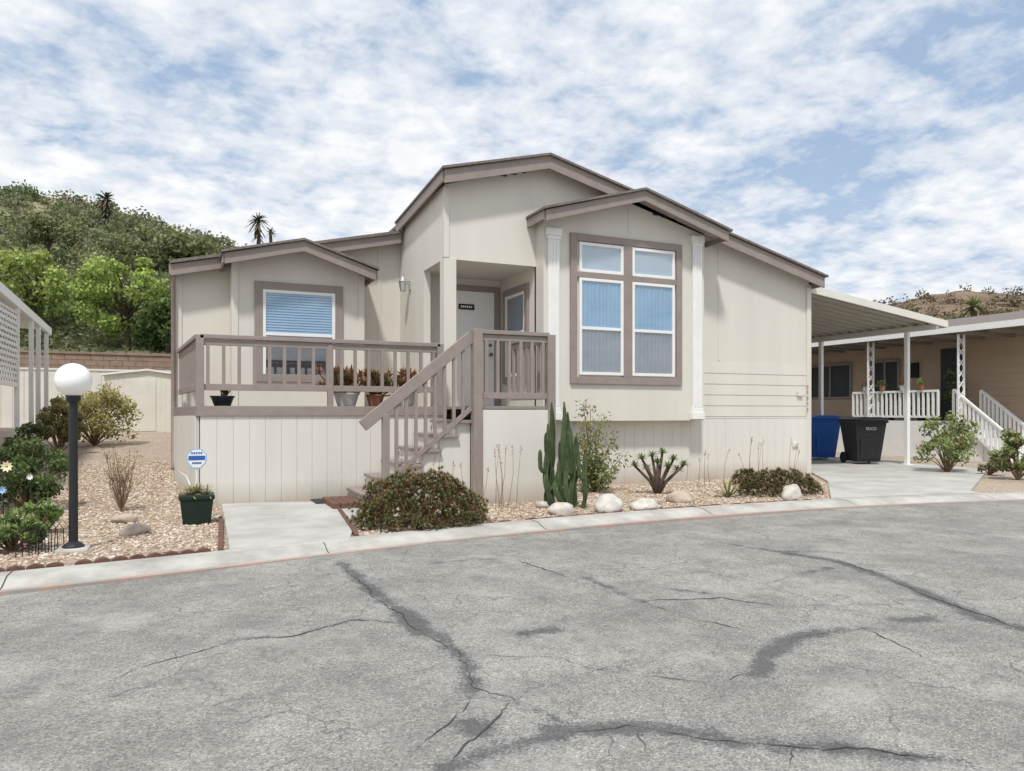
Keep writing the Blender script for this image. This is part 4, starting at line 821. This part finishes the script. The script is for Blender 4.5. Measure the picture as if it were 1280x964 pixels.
def ornament(label,px,py,mt,rad,pyb):
    c=G(px,pyb); d=H*F/(pyb-HY); p=PD(px,py,d); r=thing('flower_ornament',label,'garden ornament',c); mb=MB(); mb.tube([c,(c[0]+.01,c[1],p[2]/2),p],.005,6); mb.build('stem','greenpot',r)
    mb=MB()
    for k in range(9):
        a=k*2*math.pi/9; ca,sa=math.cos(a),math.sin(a); q=[(.2,-.12),(.6,-.2),(1,0),(.6,.2),(.2,.12)]; mb.add([(p[0]+rad*(u*ca-w_*sa),p[1]-.02-.02*u,p[2]+rad*(u*sa+w_*ca)) for u,w_ in q],[(0,1,2,3,4)])
    mb.build('petals',mt,r); mb=MB(); mb.lathe((p[0],p[1],p[2]),[(.001,0),(rad*.3,.0),(rad*.25,.02),(.001,.03)],12); mb.build('flower_centre','yellow',r)
ornament('pale yellow flower garden stake at the left edge',9,583,'yellow',.065,660); ornament('second smaller pale flower stake lower at the left edge',38,596,'sign_white',.035,662)
ornament('small blue pinwheel stake at the left edge',3,612,'sign_light',.045,680)
g0=G(30,697);g1=G(78,688); wf=thing('wire_border_fence','low dark wire hoop fence around the left flower bed','garden fence',g0)
for i in range(7):
    t_=i/6.; p=Vector(g0).lerp(Vector(g1),t_); mb=MB(); mb.tube([(p.x-.06,p.y,0),(p.x-.055,p.y,.2),(p.x,p.y,.28),(p.x+.055,p.y,.2),(p.x+.06,p.y,0)],.004,5); mb.build('hoop','dark',wf)
c=G(246,657); pt=thing('potted_agave','spiky yellowish plant in a dark green square pot beside the path','potted plant',(c[0],c[1]+.15,0)); cy=c[1]+.15
mb=MB(); mb.hexa([(c[0]-.14,cy-.14,.0),(c[0]+.14,cy-.14,.0),(c[0]+.14,cy+.14,.0),(c[0]-.14,cy+.14,.0)],[(c[0]-.17,cy-.17,.28),(c[0]+.17,cy-.17,.28),(c[0]+.17,cy+.17,.28),(c[0]-.17,cy+.17,.28)]); mb.box(c[0]-.185,c[0]+.185,cy-.185,cy+.185,.28,.335); mb.build('pot','greenpot',pt,bevel=.012)
lf=LF()
for _ in range(7): lf.rosette((c[0]+R(-.11,.11),cy+R(-.11,.11),.33),18,.2,.009,(.26,.24,.11),(.52,.44,.24),lo=.2,hi=1.5,curl=.3,seg=4)
lf.build('foliage',pt)
sg=thing('yard_sign','small white and blue octagonal yard sign on a stake behind the green pot','sign',(c[0],cy+.25,0))
sp2=PY(246,573,cy+.25); X0,Z0=sp2[0],sp2[2]; yq=cy+.25; mb=MB(); mb.tube([(X0,yq+.012,0),(X0,yq+.012,Z0)],.009,6); mb.build('stake','white',sg)
shp=[(.118*math.cos(t_)*(1 if math.sin(t_)>0 else .96),.118*math.sin(t_)*(1.0 if math.sin(t_)>0 else 1.1)) for t_ in [math.pi/8+k*math.pi/4 for k in range(8)]]
mb=MB(); mb.prism([(X0+a,Z0+b_) for a,b_ in shp],yq-.004,yq+.002); pn=mb.build('sign_panel','sign_light',sg)
mb=MB(); mb.prism([(X0+a*.88,Z0+b_*.88) for a,b_ in shp],yq-.007,yq-.005); mb.build('sign_face','sign_white',pn)
mb=MB(); mb.box(X0-.088,X0+.088,yq-.010,yq-.008,Z0-.02,Z0+.03)
for k in range(5): mb.box(X0-.06+k*.025,X0-.043+k*.025,yq-.010,yq-.008,Z0+.05,Z0+.072)
mb.box(X0-.05,X0+.05,yq-.010,yq-.008,Z0-.062,Z0-.045); mb.build('sign_band','sign_blue',pn)
a=PY(222,588,yq+.4); b_=PY(244,614,yq+.1); mb=MB(); mb.tube([(a[0]-.02,yq+1.3,a[2]-.06),(a[0]+.1,yq+.4,a[2]-.08),(b_[0]-.06,yq+.12,b_[2]+.08),(b_[0]-.02,yq+.1,.0)],.010,8); tag(mb.build('white_pipe','pot_white',smooth=True),'thin bent white plastic pipe running from the deck corner to the green pot','pipe')
def potted(label,px,py,pm,rad,hh,pal,n,L_,W,Y=10.85,sprd=1.1,up=.12):
    p=PY(px,py,Y); r=thing('potted_succulent',label,'potted plant',(p[0],Y,ZD)); mb=MB(); mb.lathe((p[0],Y,ZD),[(rad*.7,0),(rad*.75,.02),(rad,hh*.85),(rad*1.08,hh*.87),(rad*1.08,hh),(rad*.9,hh),(rad*.85,hh-.03)],20); mb.build('pot',pm,r)
    lf=LF(); st=MB()
    for _ in range(n):
        c0,c1=random.choice(pal); a=R(0,6.28); q=rad*R(.1,sprd); tpz=ZD+hh+R(0,up); tp=(p[0]+q*math.cos(a),Y+min(.22,max(-.2,q*math.sin(a)*.7)),tpz); lf.rosette(tp,10,L_,W,c0,c1,lo=.1,hi=1.3,curl=.02,seg=3)
        st.tube([(p[0]+.3*q*math.cos(a),Y,ZD+hh-.03),tp],[.012,.008],5)
    lf.build('foliage',r); st.build('stems','stalk',r)
pal=[((.18,.15,.08),(.64,.25,.15)),((.17,.18,.08),(.52,.31,.16)),((.17,.13,.08),(.68,.29,.17))]
potted('round pale bowl of red tipped succulents left on the deck behind the railing',433,500,'pot_white',.18,.2,pal,48,.15,.022,10.85,2.3,.28); potted('pale pot of red tipped succulents nearest the stair on the deck',507,500,'pot_white',.16,.2,pal,50,.15,.022,10.85,2.6,.28)
potted('small terracotta pot of red and green succulents between the two pale bowls on the deck',469,500,'pot_terra',.13,.18,[((.11,.15,.06),(.28,.25,.10))]+pal,42,.14,.02,10.85,2.6,.29)
potted('dark round planter with low dark growth at the left end of the deck',278,500,'black_plastic',.15,.14,[((.05,.05,.03),(.11,.08,.05))],8,.08,.02)
# ------------------------------------------------------------------ light, sky, camera
sd=Vector((-.38,-.60,1.2)).normalized(); el=math.asin(sd.z); az=math.atan2(sd.x,sd.y)
sl=bpy.data.lights.new('Sun','SUN'); sl.energy=3.2; sl.angle=math.radians(5); sl.color=(1,.97,.925); so=bpy.data.objects.new('Sun',sl); COL.objects.link(so); so.rotation_euler=(-sd).to_track_quat('-Z','Y').to_euler(); so.location=(0,0,30)
W=bpy.data.worlds.new('World'); SC.world=W; W.use_nodes=True; N=W.node_tree.nodes; L=W.node_tree.links; bg=N['Background']
sk=N.new('ShaderNodeTexSky'); sk.sky_type='NISHITA'; sk.sun_disc=False; sk.sun_elevation=el; sk.sun_rotation=az; sk.air_density=1.0; sk.dust_density=1.5
tc=N.new('ShaderNodeTexCoord'); sx=N.new('ShaderNodeSeparateXYZ'); L.new(tc.outputs['Generated'],sx.inputs[0])
zc2=MA('ADD',MA('MAXIMUM',sx.outputs[2],0.02),.20)
cb_=N.new('ShaderNodeCombineXYZ'); L.new(MA('DIVIDE',sx.outputs[0],zc2),cb_.inputs[0]); L.new(MA('DIVIDE',sx.outputs[1],zc2),cb_.inputs[1]); cb_.inputs[2].default_value=2.3
def WN(sc,det,rg,dist=0):
    n=N.new('ShaderNodeTexNoise'); n.inputs['Scale'].default_value=sc; n.inputs['Detail'].default_value=det; n.inputs['Roughness'].default_value=rg; n.inputs['Distortion'].default_value=dist; L.new(cb_.outputs[0],n.inputs['Vector']); return n.outputs['Fac']
big=WN(1.0,3,.5); med=WN(8.5,5,.6,.15)
cov=MA('ADD',MA('MULTIPLY',big,.60),MA('MULTIPLY',med,.52))
cm=RMP(cov,[(.425,(.08,.08,.08)),(.53,(.62,.62,.62)),(.63,(1,1,1))])
cc_=RMP(WN(6,4,.6,.2),[(.3,(8.8,9.05,9.4)),(.62,(10.1,10.15,10.25))])
hz_=MA('POWER',MA('SUBTRACT',1.,MA('MAXIMUM',sx.outputs[2],0.)),6.)
cm2=MA('MINIMUM',MA('ADD',MA('MULTIPLY',cm,.97),MA('MULTIPLY',hz_,.38)),1.)
L.new(MIX(cm2,MIX(.65,sk.outputs[0],(4.1,5.9,8.5)),cc_),bg.inputs['Color']); bg.inputs['Strength'].default_value=.1
cd=bpy.data.cameras.new('Camera'); cam=bpy.data.objects.new('Camera',cd); COL.objects.link(cam); cam.location=(0,0,H); cam.rotation_euler=(math.radians(90),0,-YAW)
cd.sensor_width=36; cd.lens=F/1280*36; cd.shift_y=(HY-482)/1280; cd.clip_end=2000; cd.clip_start=.05; SC.camera=cam
SC.view_settings.view_transform='Standard'; SC.view_settings.look='None'; SC.view_settings.exposure=0
